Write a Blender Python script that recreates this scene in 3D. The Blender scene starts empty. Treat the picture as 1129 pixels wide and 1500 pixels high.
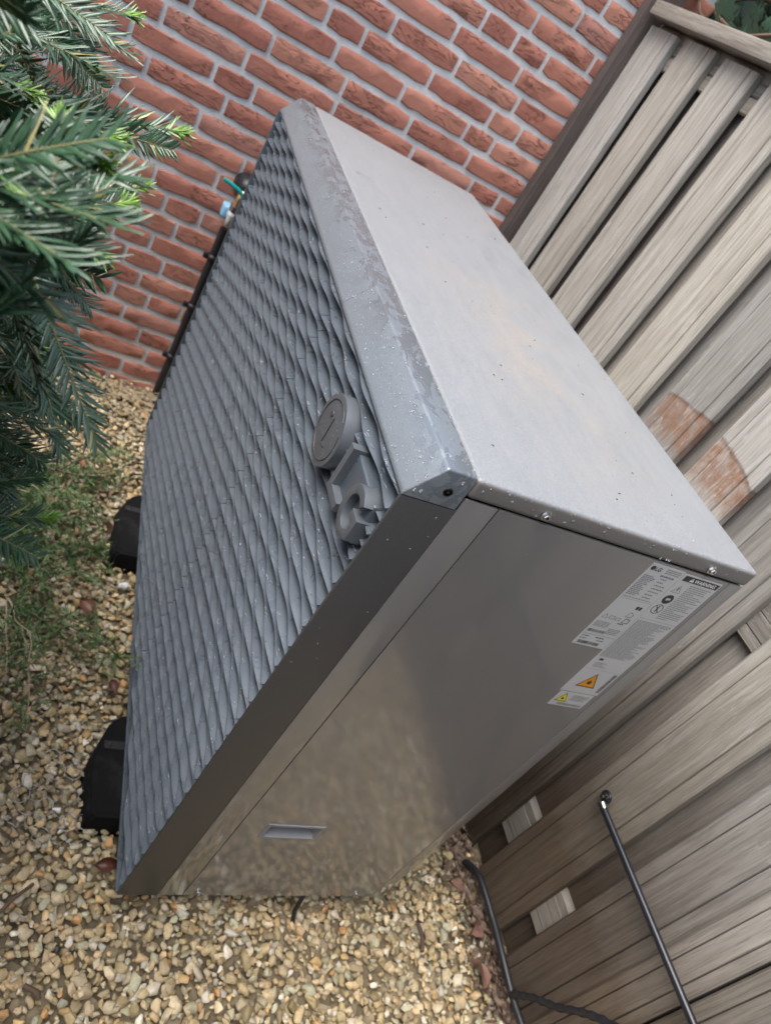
import bpy, bmesh, math, random
import numpy as np
from mathutils import Vector, Matrix, Euler
random.seed(11)
rng = np.random.default_rng(11)
SC = bpy.context.scene
COL = SC.collection

# ------------------------------------------------------------------ camera
CAMR = [[0.19187, 0.85013, 0.49038], [0.67582, 0.24787, -0.69414], [-0.71165, 0.46459, -0.52698]]
cd = bpy.data.cameras.new('camera'); cam = bpy.data.objects.new('camera', cd); COL.objects.link(cam)
cd.sensor_fit = 'VERTICAL'; cd.sensor_height = 36; cd.sensor_width = 36
cd.lens = 1074.58 / 1500 * 36
cd.clip_start = 0.02; cd.clip_end = 500
cd.dof.use_dof = True; cd.dof.focus_distance = 0.74; cd.dof.aperture_fstop = 8.6
rx, dn, fw = (Vector(r) for r in CAMR)
m = Matrix((rx, -dn, -fw)).transposed().to_4x4(); m.translation = Vector((1.8681, -0.3501, 1.3209))
cam.matrix_world = m
SC.camera = cam
# ------------------------------------------------------------------ light
SUN_EL, SUN_AZ = math.radians(64), math.radians(174)       # azimuth of the sun, clockwise from +Y
W = bpy.data.worlds.new('World'); SC.world = W; W.use_nodes = True
nt = W.node_tree; nt.nodes.clear()
sky = nt.nodes.new('ShaderNodeTexSky'); sky.sky_type = 'NISHITA'; sky.sun_disc = False
sky.sun_elevation = SUN_EL; sky.sun_rotation = SUN_AZ; sky.dust_density = 5.0; sky.ozone_density = 1.0; sky.air_density = 1.0
bg = nt.nodes.new('ShaderNodeBackground'); bg.inputs['Strength'].default_value = 0.15
hs = nt.nodes.new('ShaderNodeHueSaturation'); hs.inputs['Saturation'].default_value = 0.8
wo = nt.nodes.new('ShaderNodeOutputWorld')
nt.links.new(sky.outputs[0], hs.inputs['Color']); nt.links.new(hs.outputs[0], bg.inputs[0]); nt.links.new(bg.outputs[0], wo.inputs[0])
sl = bpy.data.lights.new('sun', 'SUN'); sl.energy = 1.5; sl.angle = math.radians(50); sl.color = (1, 0.995, 0.985)
so = bpy.data.objects.new('sun', sl); COL.objects.link(so)
sd = Vector((math.sin(SUN_AZ) * math.cos(SUN_EL), math.cos(SUN_AZ) * math.cos(SUN_EL), math.sin(SUN_EL)))
so.rotation_euler = sd.to_track_quat('Z', 'Y').to_euler()
vs = SC.view_settings; vs.view_transform = 'Standard'; vs.look = 'None'; vs.gamma = 1; vs.exposure = 1.13; vs.use_curve_mapping = False

# ------------------------------------------------------------------ helpers
def link(o, parent=None):
    COL.objects.link(o)
    if parent is not None: o.parent = parent
    return o
def tag(o, label=None, cat=None, group=None, kind=None):
    if label: o['label'] = label
    if cat: o['category'] = cat
    if group: o['group'] = group
    if kind: o['kind'] = kind
    return o
def empty(name, label, cat, loc=(0, 0, 0), group=None):
    o = bpy.data.objects.new(name, None); o.empty_display_size = 0.05; o.location = loc
    link(o); return tag(o, label, cat, group)
def obj(name, me, parent=None, loc=None, mats=None):
    o = bpy.data.objects.new(name, me); link(o, parent)
    if loc is not None: o.location = loc
    if mats:
        for x in (mats if isinstance(mats, (list, tuple)) else [mats]): me.materials.append(x)
    return o
def pydata(name, v, f, smooth=False):
    me = bpy.data.meshes.new(name); me.from_pydata([tuple(a) for a in v], [], [tuple(a) for a in f]); me.update()
    if smooth: me.polygons.foreach_set('use_smooth', [True] * len(me.polygons))
    return me
def bm_mesh(name, bm, smooth=False):
    me = bpy.data.meshes.new(name); bm.normal_update(); bm.to_mesh(me); bm.free()
    if smooth: me.polygons.foreach_set('use_smooth', [True] * len(me.polygons))
    return me
def box(name, lo, hi, mat, parent=None, bev=0.0, seg=2, smooth=True):
    bm = bmesh.new(); bmesh.ops.create_cube(bm, size=1)
    lo = Vector(lo); hi = Vector(hi); c = (lo + hi) / 2; d = hi - lo
    for v in bm.verts: v.co = Vector((v.co.x * d.x, v.co.y * d.y, v.co.z * d.z)) + c
    if bev: bmesh.ops.bevel(bm, geom=bm.edges[:], offset=bev, segments=seg, affect='EDGES', profile=0.6)
    me = bm_mesh(name, bm, bool(bev) and smooth); 
    o = obj(name, me, parent, mats=mat)
    if bev and smooth: sharp(me)
    return o
def sharp(me, ang=50):
    try: me.set_sharp_from_angle(angle=math.radians(ang))
    except Exception: pass
def tube_data(path, r, n=10, caps=True):
    """verts, faces of a tube along path; r a number or list"""
    P = [Vector(p) for p in path]; V = []; F = []
    t0 = (P[1] - P[0]).normalized(); a = Vector((0, 0, 1)) if abs(t0.z) < .9 else Vector((1, 0, 0)); u = t0.cross(a).normalized()
    for i, p in enumerate(P):
        t = (P[min(i + 1, len(P) - 1)] - P[max(i - 1, 0)]).normalized()
        u = (u - t * u.dot(t)).normalized(); w = t.cross(u); rr = r[i] if isinstance(r, (list, tuple)) else r
        for k in range(n):
            A = 2 * math.pi * k / n; V.append(p + (u * math.cos(A) + w * math.sin(A)) * rr)
    for i in range(len(P) - 1):
        for k in range(n):
            F.append((i * n + k, i * n + (k + 1) % n, (i + 1) * n + (k + 1) % n, (i + 1) * n + k))
    if caps: F.append(tuple(range(n - 1, -1, -1))); F.append(tuple(range((len(P) - 1) * n, len(P) * n)))
    return V, F
def tube(name, path, r, mat, parent=None, n=10):
    V, F = tube_data(path, r, n); me = pydata(name, V, F, True); sharp(me, 60); return obj(name, me, parent, mats=mat)
def prism_data(poly, a, b, axis=2):
    """extrude polygon in the two other axes from a to b along axis"""
    def P(u, v, w):
        return {0: (w, u, v), 1: (u, w, v), 2: (u, v, w)}[axis]
    n = len(poly); V = [P(u, v, a) for u, v in poly] + [P(u, v, b) for u, v in poly]
    F = [(i, (i + 1) % n, n + (i + 1) % n, n + i) for i in range(n)] + [tuple(range(n - 1, -1, -1)), tuple(range(n, 2 * n))]
    return V, F
def fixn(me):
    bm = bmesh.new(); bm.from_mesh(me); bmesh.ops.recalc_face_normals(bm, faces=bm.faces[:]); bm.to_mesh(me); bm.free(); return me
def spline(pts, n):
    """Catmull-Rom through pts"""
    P = [Vector(p) for p in pts]; P = [P[0] * 2 - P[1]] + P + [P[-1] * 2 - P[-2]]; out = []
    for i in range(1, len(P) - 2):
        for k in range(n):
            t = k / n; a, b, c, d = P[i - 1], P[i], P[i + 1], P[i + 2]
            out.append(0.5 * ((2 * b) + (c - a) * t + (2 * a - 5 * b + 4 * c - d) * t * t + (-a + 3 * b - 3 * c + d) * t ** 3))
    out.append(P[-2]); return out

# ------------------------------------------------------------------ materials
class M:
    def __init__(s, name, rough=0.6, metal=0.0, spec=0.5):
        s.m = bpy.data.materials.new(name); s.m.use_nodes = True; s.t = s.m.node_tree; s.n = s.t.nodes; s.L = s.t.links
        s.b = s.n['Principled BSDF']; s.b.inputs['Roughness'].default_value = rough; s.b.inputs['Metallic'].default_value = metal
        s.b.inputs['Specular IOR Level'].default_value = spec; s.obj = None
    def co(s, scale=(1, 1, 1), rand=False):
        if s.obj is None: s.obj = s.n.new('ShaderNodeTexCoord')
        mp = s.n.new('ShaderNodeMapping'); mp.inputs['Scale'].default_value = scale; s.L.new(s.obj.outputs['Object'], mp.inputs[0])
        if rand:
            oi = s.n.new('ShaderNodeObjectInfo'); mm = s.n.new('ShaderNodeMath'); mm.operation = 'MULTIPLY'; mm.inputs[1].default_value = 57.0
            s.L.new(oi.outputs['Random'], mm.inputs[0]); cx = s.n.new('ShaderNodeCombineXYZ')
            for i in range(3): s.L.new(mm.outputs[0], cx.inputs[i])
            s.L.new(cx.outputs[0], mp.inputs['Location'])
        return mp.outputs[0]
    def rnd(s):
        return s.n.new('ShaderNodeObjectInfo').outputs['Random']
    def noise(s, scale=5, detail=4, rough=.55, vec=None, dist=0):
        t = s.n.new('ShaderNodeTexNoise'); t.inputs['Scale'].default_value = scale; t.inputs['Detail'].default_value = detail
        t.inputs['Roughness'].default_value = rough; t.inputs['Distortion'].default_value = dist
        s.L.new(vec if vec is not None else s.co(), t.inputs['Vector']); return t.outputs['Fac']
    def vor(s, scale=5, vec=None, feat='F1', out='Distance'):
        t = s.n.new('ShaderNodeTexVoronoi'); t.feature = feat; t.inputs['Scale'].default_value = scale
        s.L.new(vec if vec is not None else s.co(), t.inputs['Vector']); return t.outputs[out]
    def ramp(s, fac, stops):
        r = s.n.new('ShaderNodeValToRGB'); e = r.color_ramp.elements
        while len(e) < len(stops): e.new(0.5)
        for i, (p, c) in enumerate(stops):
            e[i].position = p; e[i].color = (*c, 1) if isinstance(c, (tuple, list)) else (c, c, c, 1)
        s.L.new(fac, r.inputs[0]); return r.outputs[0]
    def mix(s, fac, a, b, mode='MIX'):
        x = s.n.new('ShaderNodeMix'); x.data_type = 'RGBA'; x.blend_type = mode
        for ii, v in ((0, fac), (6, a), (7, b)):
            sock = x.inputs[ii]
            if isinstance(v, bpy.types.NodeSocket): s.L.new(v, sock)
            elif isinstance(v, (tuple, list)): sock.default_value = (*v, 1)
            else: sock.default_value = v if ii == 0 else (v, v, v, 1)
        return x.outputs[2]
    def math(s, op, a, b=0.0):
        x = s.n.new('ShaderNodeMath'); x.operation = op
        for sock, v in ((x.inputs[0], a), (x.inputs[1], b)):
            if isinstance(v, bpy.types.NodeSocket): s.L.new(v, sock)
            else: sock.default_value = v
        return x.outputs[0]
    def color(s, c):
        if isinstance(c, bpy.types.NodeSocket): s.L.new(c, s.b.inputs['Base Color'])
        else: s.b.inputs['Base Color'].default_value = (*c, 1)
        return s
    def rough(s, r): s.L.new(r, s.b.inputs['Roughness']); return s
    def bump(s, h, strength=.3, dist=.002):
        b = s.n.new('ShaderNodeBump'); b.inputs['Strength'].default_value = strength; b.inputs['Distance'].default_value = dist
        s.L.new(h, b.inputs['Height'])
        l = s.b.inputs['Normal'].links
        if l: s.L.new(l[0].from_socket, b.inputs['Normal'])
        s.L.new(b.outputs[0], s.b.inputs['Normal']); return s
    def attr(s, name):
        a = s.n.new('ShaderNodeAttribute'); a.attribute_name = name; return a.outputs['Color']
def plain(name, c, rough=.5, metal=0.0, var=0.0, bump=0.0, bscale=200):
    x = M(name, rough, metal); x.color(c)
    if var: x.color(x.mix(x.ramp(x.noise(9, 5), [(.3, 0.0), (.7, 1.0)]), c, tuple(min(1, v * (1 + var)) for v in c)))
    if bump: x.bump(x.noise(bscale, 2), bump, .0005)
    return x.m

# painted cabinet: warm light grey enamel
x = M('cabinet_paint', .35)
x.b.inputs['Coat Weight'].default_value = 1.0; x.b.inputs['Coat Roughness'].default_value = .09; x.b.inputs['Coat IOR'].default_value = 1.62
x.color(x.mix(x.ramp(x.noise(1.3, 3), [(.35, 0.0), (.7, 1.0)]), (.160, .157, .154), (.174, .171, .168)))
x.bump(x.noise(420, 2), .05, .0003); mat_side = x.m
# lid: the same paint, top painted paler for sky light, with rain marks and pollen
x = M('lid_paint', .42)
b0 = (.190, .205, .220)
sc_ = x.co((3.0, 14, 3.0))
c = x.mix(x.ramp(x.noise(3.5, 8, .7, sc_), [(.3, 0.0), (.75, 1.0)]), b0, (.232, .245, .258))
sp = x.ramp(x.noise(260, 3, .6), [(.45, 0.0), (.62, 1.0)])
c = x.mix(x.math('MULTIPLY', sp, .35), c, (.33, .338, .345))
# pollen dust in a band near the rear near corner
gx = x.n.new('ShaderNodeVectorMath'); gx.operation = 'DISTANCE'
x.L.new(x.co((1.0, 2.0, 0)), gx.inputs[0]); gx.inputs[1].default_value = (.93, .62, 0)
dist = x.ramp(gx.outputs['Value'], [(.05, 1.0), (.42, 0.0)])
gr = x.ramp(x.noise(150, 5, .8, x.co((1.0, 2.6, 1))), [(.44, 0.0), (.58, 1.0)])
gr2 = x.ramp(x.noise(9, 3, .6), [(.38, 0.1), (.6, 1.0)])
c = x.mix(x.math('MULTIPLY', x.math('MULTIPLY', dist, gr), x.math('MULTIPLY', gr2, .6)), c, (.38, .29, .20))
# rain-washed darker cool patches
wp = x.ramp(x.noise(5.5, 4, .5, x.co((1, 1.6, 1))), [(.55, 0.0), (.66, 1.0)])
c = x.mix(x.math('MULTIPLY', wp, .14), c, (.24, .26, .29))
# plain paint on the flange; sky brightness painted into upward faces
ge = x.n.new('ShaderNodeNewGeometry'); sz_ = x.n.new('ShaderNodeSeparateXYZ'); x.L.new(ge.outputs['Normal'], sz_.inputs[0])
sky_lit = x.ramp(x.math('ADD', sz_.outputs[2], x.math('MULTIPLY', x.noise(60, 3), .15)), [(.35, 0.0), (.95, 1.0)])
x.color(x.mix(sky_lit, (.155, .147, .140), c))
x.rough(x.mix(wp, x.mix(sp, (.38, .38, .38), (.50, .50, .50)), (.30, .30, .30)))
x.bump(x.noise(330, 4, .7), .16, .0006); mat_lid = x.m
# graphite painted front frame, wet
def graphite(name, c0, wet=True, r=.38):
    x = M(name, r, .0, .5)
    x.b.inputs['Metallic'].default_value = .45 if wet else .1
    x.color(x.mix(x.ramp(x.noise(500, 2), [(.35, 0.0), (.65, 1.0)]), c0, tuple(v * 1.18 for v in c0)))
    if wet:
        sy = x.n.new('ShaderNodeSeparateXYZ'); x.L.new(x.co(), sy.inputs[0])
        w = x.math('MULTIPLY', x.ramp(x.noise(48, 5, .6, x.co((.45, 1.0, 1.0)), .8), [(.47, 0.0), (.52, 1.0)]), x.ramp(x.math('ADD', sy.outputs[1], x.math('MULTIPLY', x.noise(30, 3), .03)), [(.028, .12), (.046, 1.0)]))
        x.rough(x.mix(w, (.42, .42, .42), (.16, .16, .16)))
        x.color(x.mix(x.math('MULTIPLY', w, .5), x.mix(x.ramp(x.noise(500, 2), [(.35, 0.0), (.65, 1.0)]), c0, tuple(v * 1.2 for v in c0)), tuple(v * .8 for v in c0)))
    x.bump(x.noise(900, 2), .12, .0003); return x.m
mat_cap = graphite('graphite_frame_wet', (.200, .228, .255))
mat_pillar = graphite('graphite_frame', (.060, .060, .062), False, .42)
x = M('graphite_slat', .34); x.b.inputs['Metallic'].default_value = .3
w = x.ramp(x.noise(34, 5, .65, x.co((.7, 1, 1), True), .6), [(.45, 0.0), (.62, 1.0)])
x.color(x.mix(w, (.108, .131, .156), (.100, .123, .148)))
x.rough(x.mix(w, (.40, .40, .40), (.24, .24, .24)))
x.bump(x.noise(700, 2), .10, .0003); mat_slat = x.m
mat_logo = plain('graphite_emblem', (.088, .100, .115), .40, .1, .15, .2, 700)
mat_dark = plain('dark_cavity', (.012, .012, .013), .8)
mat_steel = plain('zinc_screw', (.62, .62, .62), .22, 1.0)
mat_black_screw = plain('black_screw', (.02, .02, .02), .4, .5)
mat_plastic = plain('grey_handle_plastic', (.20, .21, .225), .4, 0, .1)
x = M('water', .06, 0, .9); x.b.inputs['Transmission Weight'].default_value = .86; x.b.inputs['IOR'].default_value = 1.38; x.color((.86, .91, .97)); mat_water = x.m
x = M('rubber', .85, 0, .2); x.color(x.mix(x.ramp(x.noise(14, 6, .7), [(.55, 0.0), (.72, 1.0)]), (.004, .004, .0045), (.016, .016, .017))); x.bump(x.noise(60, 5), .5, .002); mat_rubber = x.m
mat_print = plain('label_ink', (.03, .03, .03), .5)
mat_print_grey = plain('label_grey_ink', (.16, .16, .17), .5)
mat_label = plain('label_foil', (.46, .47, .475), .28, .1, .05)
mat_orange = plain('warning_orange', (.62, .25, .01), .45)
mat_yellow = plain('warning_yellow', (.62, .55, .01), .45)
mat_white = plain('label_white_ink', (.7, .7, .7), .5)

# bricks
x = M('brick', .88, 0, .25)
cv = x.co((1, 1, 1), True)
base = x.ramp(x.rnd(), [(0.0, (.33, .125, .095)), (.3, (.43, .178, .130)), (.6, (.46, .20, .145)), (.85, (.52, .25, .18)), (1.0, (.40, .20, .165))])
n1 = x.noise(16, 8, .72, cv); c = x.mix(x.ramp(n1, [(.36, 0.0), (.66, 1.0)]), base, x.mix(.5, base, (.50, .23, .17)))
cr = x.noise(21, 3, .55, x.co((1, .42, 2.1), True), 2.2)          # long creases of hand-moulded clay
crm = x.ramp(x.math('ABSOLUTE', x.math('SUBTRACT', cr, .5)), [(0.0, 0.0), (.022, 1.0)])
area = x.ramp(x.noise(7, 2, .5, cv), [(.47, 0.0), (.60, 1.0)])
crk = x.math('SUBTRACT', 1.0, x.math('MULTIPLY', x.math('SUBTRACT', 1.0, crm), area))
x.color(x.mix(x.math('MULTIPLY', x.ramp(x.noise(120, 3, .7, cv), [(.58, 0.0), (.72, 1.0)]), .4), c, (.56, .36, .29)))
x.bump(crk, .9, .008); x.bump(x.noise(60, 6, .75, cv), .7, .004); mat_brick = x.m
x = M('mortar', .92, 0, .2)
x.color(x.mix(x.ramp(x.noise(22, 6, .7), [(.3, 0.0), (.7, 1.0)]), (.60, .625, .63), (.80, .82, .83)))
x.bump(x.noise(120, 6, .75), .7, .003); mat_mortar = x.m

# weathered hardwood
def wood(name, dark, mid, light, axis=2, tint=None, rust=False):
    x = M(name, .8, 0, .25)
    s1 = [75, 75, 75]; s1[axis] = 2.6; s2 = [260, 260, 260]; s2[axis] = 9
    v1 = x.co(tuple(s1), True); v2 = x.co(tuple(s2), True)
    g1 = x.noise(1.0, 6, .6, v1, 1.2); g2 = x.noise(1.0, 4, .6, v2, .3)
    c = x.ramp(g1, [(.18, dark), (.46, mid), (.85, light)])
    s3 = [4, 4, 4]; s3[axis] = 1.2
    pat = x.ramp(x.noise(1.0, 5, .6, x.co(tuple(s3), True)), [(.35, 0.0), (.65, 1.0)])
    c = x.mix(x.math('MULTIPLY', pat, .5), c, x.mix(.5, c, light))
    c = x.mix(x.math('MULTIPLY', x.ramp(g2, [(.30, 1.0), (.55, 0.0)]), .35), c, dark)
    c = x.mix(1.0, c, x.ramp(x.rnd(), [(0, .64), (1, 1.15)]), 'MULTIPLY')
    hv = x.n.new('ShaderNodeHueSaturation'); x.L.new(c, hv.inputs['Color'])
    x.L.new(x.ramp(x.math('FRACT', x.math('MULTIPLY', x.rnd(), 7.3)), [(0, .7), (1, 1.7)]), hv.inputs['Saturation']); c = hv.outputs[0]
    if rust:     # oiled orange-brown stain left on two of the boards
        vd = x.n.new('ShaderNodeVectorMath'); vd.operation = 'DISTANCE'; x.L.new(x.co((1 / .26, 0, 1 / .125)), vd.inputs[0]); vd.inputs[1].default_value = (.85 / .26, 0, .87 / .125)
        e = x.math('ADD', vd.outputs['Value'], x.math('MULTIPLY', x.math('SUBTRACT', x.noise(11, 5, .7), .62), .22))
        fade = x.ramp(x.math('ADD', x.n.new('ShaderNodeSeparateXYZ').outputs[2], x.math('MULTIPLY', x.noise(20, 4), .05)), [(.905, 0.0), (.945, 1.0)])
        sz = [n for n in x.n if n.bl_idname == 'ShaderNodeSeparateXYZ'][-1]; x.L.new(x.obj.outputs['Object'], sz.inputs[0])
        st = x.math('MULTIPLY', x.ramp(e, [(.94, 1.0), (.98, 0.0)]), fade)
        st0 = x.math('MULTIPLY', x.ramp(e, [(.89, 1.0), (.95, 0.0)]), fade)
        pt = x.ramp(x.noise(40, 5, .7), [(.34, .25), (.60, .85)])
        c = x.mix(x.math('MULTIPLY', st, pt), c, (.25, .115, .055))
        rim = x.math('MULTIPLY', x.math('SUBTRACT', st, st0), .6); c = x.mix(rim, c, (.06, .035, .025))
    # pale figure lines and fine checks
    s4 = [30, 30, 30]; s4[axis] = 2.6
    fg = x.math('ABSOLUTE', x.math('SUBTRACT', x.noise(1.0, 2, .5, x.co(tuple(s4), True), 2.5), .5))
    c = x.mix(x.math('MULTIPLY', x.ramp(fg, [(.0, .55), (.02, 0.0)]), x.ramp(x.noise(3, 2), [(.45, 0.0), (.6, 1.0)])), c, light)
    s5 = [420, 420, 420]; s5[axis] = 14
    g3 = x.noise(1.0, 2, .5, x.co(tuple(s5), True)); c = x.mix(x.math('MULTIPLY', x.ramp(g3, [(.34, 1.0), (.46, 0.0)]), .5), c, tuple(v * .55 for v in mid) if not isinstance(c, int) else c)
    if axis == 2:      # shade painted in towards the ground, along with splash dirt and damp browning
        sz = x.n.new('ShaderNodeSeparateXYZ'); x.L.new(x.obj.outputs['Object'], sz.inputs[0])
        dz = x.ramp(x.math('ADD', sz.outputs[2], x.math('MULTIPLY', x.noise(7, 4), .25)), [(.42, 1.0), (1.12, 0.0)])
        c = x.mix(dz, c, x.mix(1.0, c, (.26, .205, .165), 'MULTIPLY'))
    x.color(c); x.bump(g1, .5, .002); x.bump(g2, .6, .0012); x.bump(g3, .5, .0008); return x.m
mat_wood = wood('weathered_board', (.16, .14, .12), (.34, .325, .295), (.53, .52, .49))
mat_wood_shade_deep = wood('weathered_board_shade_deep', (.06, .05, .045), (.15, .135, .125), (.25, .24, .235))  # darker copy of the board wood, shade of the gaps put into its colour
mat_wood_shade_mid = wood('weathered_board_shade_mid', (.11, .10, .085), (.27, .255, .235), (.42, .41, .39))  # milder copy, gap shade painted into the wood colour
mat_wood_rust = wood('weathered_board_stained', (.16, .14, .12), (.34, .325, .295), (.53, .52, .49), 2, None, True)
mat_wood_x = wood('weathered_rail', (.12, .105, .09), (.27, .25, .22), (.41, .395, .365), 0)
mat_post = wood('dark_post', (.035, .022, .018), (.085, .06, .052), (.17, .14, .13))
mat_black = plain('black_plastic', (.012, .013, .016), .42, 0, .3, .15, 150)
mat_rod = plain('black_rod', (.010, .012, .018), .30, 0, .2)
mat_teal = plain('teal_lever', (.0, .34, .33), .4)
mat_brass = plain('brass', (.62, .45, .25), .35, .9)
mat_blue = plain('pale_blue_plastic', (.25, .50, .72), .35)
mat_wire = plain('galvanised_wire', (.42, .42, .42), .4, .8)

# ================================================================== THE SETTING
GZ = -0.072
gm = M('ground_grit', .9)
gm.color(gm.mix(gm.ramp(gm.vor(42, None, 'F1', 'Color'), [(.2, 0.0), (.8, 1.0)]), (.12, .095, .058), (.27, .22, .14)))
gm.bump(gm.vor(42), .8, .02)
ground = obj('ground', pydata('ground', [(-.3, -60, GZ - .012), (60, -60, GZ - .012), (60, .93, GZ - .012), (-.3, .93, GZ - .012)], [(0, 1, 2, 3)]), mats=gm.m)
tag(ground, kind='structure')

# ---- brick house wall at the far end of the unit
XW = -0.3; BP = .0611
wall = empty('brick_wall', 'red hand-moulded brick house wall with pale grey mortar joints', 'wall', (XW, 0, -.2))
box('mortar', (XW - .12, -1.2, -.25), (XW - .0034, 1.02, 2.2), mat_mortar).parent = wall
mo = wall.children[0]; mo.location -= Vector((XW, 0, -.2))
def brick_mesh(i, ln):
    r = np.random.default_rng(100 + i); hh = .0472; hy = ln / 2; hz = hh / 2
    nu = 8 if ln > .15 else 5
    us = np.linspace(-hy, hy, nu); V = []; F = []
    for k, u in enumerate(us):                # wavy outline, slightly bulging face
        e = .0016 if 0 < k < nu - 1 else .0006
        lo = -hz + r.normal(0, .0011) - (r.random() < .16) * -r.uniform(.001, .003); hi = hz + r.normal(0, .0009)
        uu = u + r.normal(0, e)
        if k in (0, nu - 1): lo += .0022; hi -= .0022
        fx = .0 + abs(r.normal(0, .0009))
        V += [(-.02, uu, lo), (fx - .0032, uu, lo + .0002), (fx, uu, lo + .0030), (fx + abs(r.normal(0, .0012)), uu, r.normal(0, .004)), (fx, uu, hi - .0030), (fx - .003, uu, hi), (-.02, uu, hi)]
    for k in range(nu - 1):
        for j in range(6): F.append((k * 7 + j, (k + 1) * 7 + j, (k + 1) * 7 + j + 1, k * 7 + j + 1))
    V += [(-.0035, -hy - .0006, 0), (-.0035, hy + .0006, 0)]
    F.append((0, 1, 2, 3, 4, 5, 6)); n = (nu - 1) * 7; F.append(tuple(n + j for j in range(6, -1, -1)))
    V = V[:-2]
    me = fixn(pydata('brick_mesh', V, F, True)); sharp(me, 42); me.materials.append(mat_brick); return me
full = [brick_mesh(i, .1955) for i in range(14)]; half = [brick_mesh(50 + i, .0925) for i in range(6)]
JT = {0: [-.092], 1: [-.036], 2: [-.075], 3: [-.142], 4: [-.189, -.087], 5: [-.131], 6: [-.19, -.082], 7: [-.135], 8: [-.185, -.085], 9: [-.136], 10: [-.185], 11: [-.03],
      12: [.021], 13: [-.128], 14: [-.283, -.08], 15: [-.34, -.132, -.024], 16: [-.282, -.071, .432, .641], 17: [-.229, -.027, .387, .593], 18: [-.079, .328, .542, .637],
      19: [.381, .588], 20: [.229, .43, .636], 21: [.384, .596], 22: [.437], 23: [.355], 24: [.46], 25: [.30], 26: [.41], 27: [.35], 28: [.44]}
br = random.Random(4)
EV = []; EF = []
for k in range(-2, 37):
    js = sorted(JT.get(k, [br.uniform(-.1, .1)]))
    allj = [js[0]]
    for a, b in zip(js[:-1], js[1:]):              # fill between the joints seen in the photograph
        g = b - a; n = max(1, round(g / .207))
        if g < .14: n = 1
        allj += [a + g * (i + 1) / n for i in range(n)]
    while allj[-1] < .98: allj.append(allj[-1] + (.1035 if br.random() < .22 else .207))
    lo = allj[0]
    while lo > -1.15: lo -= (.1035 if br.random() < .22 else .207); allj.insert(0, lo)
    for a, b in zip(allj[:-1], allj[1:]):
        g = b - a; cy = (a + b) / 2; z = BP * k - .015
        if z < -.13 or cy > 1.0 or (g < .05): continue
        if z < 1.0 and .10 < cy < .78 and z < .95 - .0: 
            if cy > .17 and z < .9: continue       # hidden behind the unit
        src = br.choice(full) if g > .15 else br.choice(half)
        if k > 28 or cy < -.66:               # beyond the picture: joined brickwork
            b_ = len(EV); sy_ = (g - .0130) / (.1955 if g > .15 else .0925)
            EV += [(v.co.x, v.co.y * sy_ + cy, v.co.z + z + .2) for v in src.vertices]; EF += [tuple(i + b_ for i in p.vertices) for p in src.polygons]; continue
        o = bpy.data.objects.new('brick', src); link(o, wall)
        o.location = (br.gauss(0, .0006), cy, z + .2 + br.gauss(0, .0006))
        o.scale = (1, (g - .0130) / (.1955 if g > .15 else .0925), 1)
        o.rotation_euler = (br.gauss(0, .004), 0, br.gauss(0, .004))

ew = obj('brickwork', pydata('brickwork', EV, EF), wall, mats=mat_brick); ew['kind'] = 'stuff'
# ---- hardwood fence behind the unit
FY = .835
fence = empty('wooden_fence', 'grey weathered hardwood fence of vertical boards with a cap rail', 'fence', (0, FY, GZ))
def profile(w, d, g=.027):
    h = w / 2; gg = .0016; gd = .0065; r = .004
    p = [(-h + r, 0), (-h + g - gg, .0008), (-h + g, gd), (-h + g + gg, -.0006), (h - g - gg, -.0006), (h - g, gd), (h - g + gg, .0008), (h - r, 0), (h, r), (h, d), (-h, d), (-h, r)]
    return p
def extr(name, poly, a, b, axis, mat, segs=1):
    V, F = prism_data(poly, a, b, axis); me = fixn(pydata(name, V, F)); 
    me.materials.append(mat); return me
bmesh_ = [extr('board_mesh', profile(w, .020), 0, 1.62, 2, mat_wood) for w in (.137, .139, .135)]
fr = random.Random(9)
def board(cx, y, w=None, me=None, z0=-.005, sz=None):
    o = bpy.data.objects.new('board', me or fr.choice(bmesh_)); link(o, fence)
    o.location = (cx + fr.gauss(0, .001), y - FY + fr.gauss(0, .0008), z0 + fr.uniform(-.006, .004)); o.rotation_euler = (0, 0, fr.gauss(0, .006))
    return o
right_edges = [-.118, .068, .256, .447, .636, .825, 1.010, 1.194, 1.387, 1.566]
for i, r in enumerate(right_edges):
    cx = r - .0685 if i != 9 else 1.502
    if i in (5, 6):
        poly = [(u + cx, v) for u, v in profile(.137, .020)]
        me = extr('board_mesh', poly, -FY * 0, 1.62, 2, mat_wood_rust)
        # world height is used by the stain: lift the mesh into world coordinates
        for v in me.vertices: v.co.z += GZ
        o = bpy.data.objects.new('board', me); link(o, fence); o.location = (0, 0, -GZ); o['label'] = 'board with an orange-brown stain patch at the middle'
    else: board(cx, FY, me=(extr('board_mesh', profile(.128, .020), 0, 1.62, 2, mat_wood) if i == 9 else None))
nb = extr('board_mesh', profile(.080, .020, .021), 0, 1.62, 2, mat_wood)
board(1.6085, FY + .001, me=nb)
x = 1.651
while x < 2.9: board(x + .0685, FY); x += .1395 if x < 1.7 else .187
# back layer closing the gaps
back_mesh = [extr('board_mesh', profile(.137, .020), 0, 1.62, 2, mm_) for mm_ in (mat_wood_shade_deep, mat_wood_shade_mid)]
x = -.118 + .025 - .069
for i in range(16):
    board(-.093 + .188 * i, FY + .041, me=back_mesh[i > 2])
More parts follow.
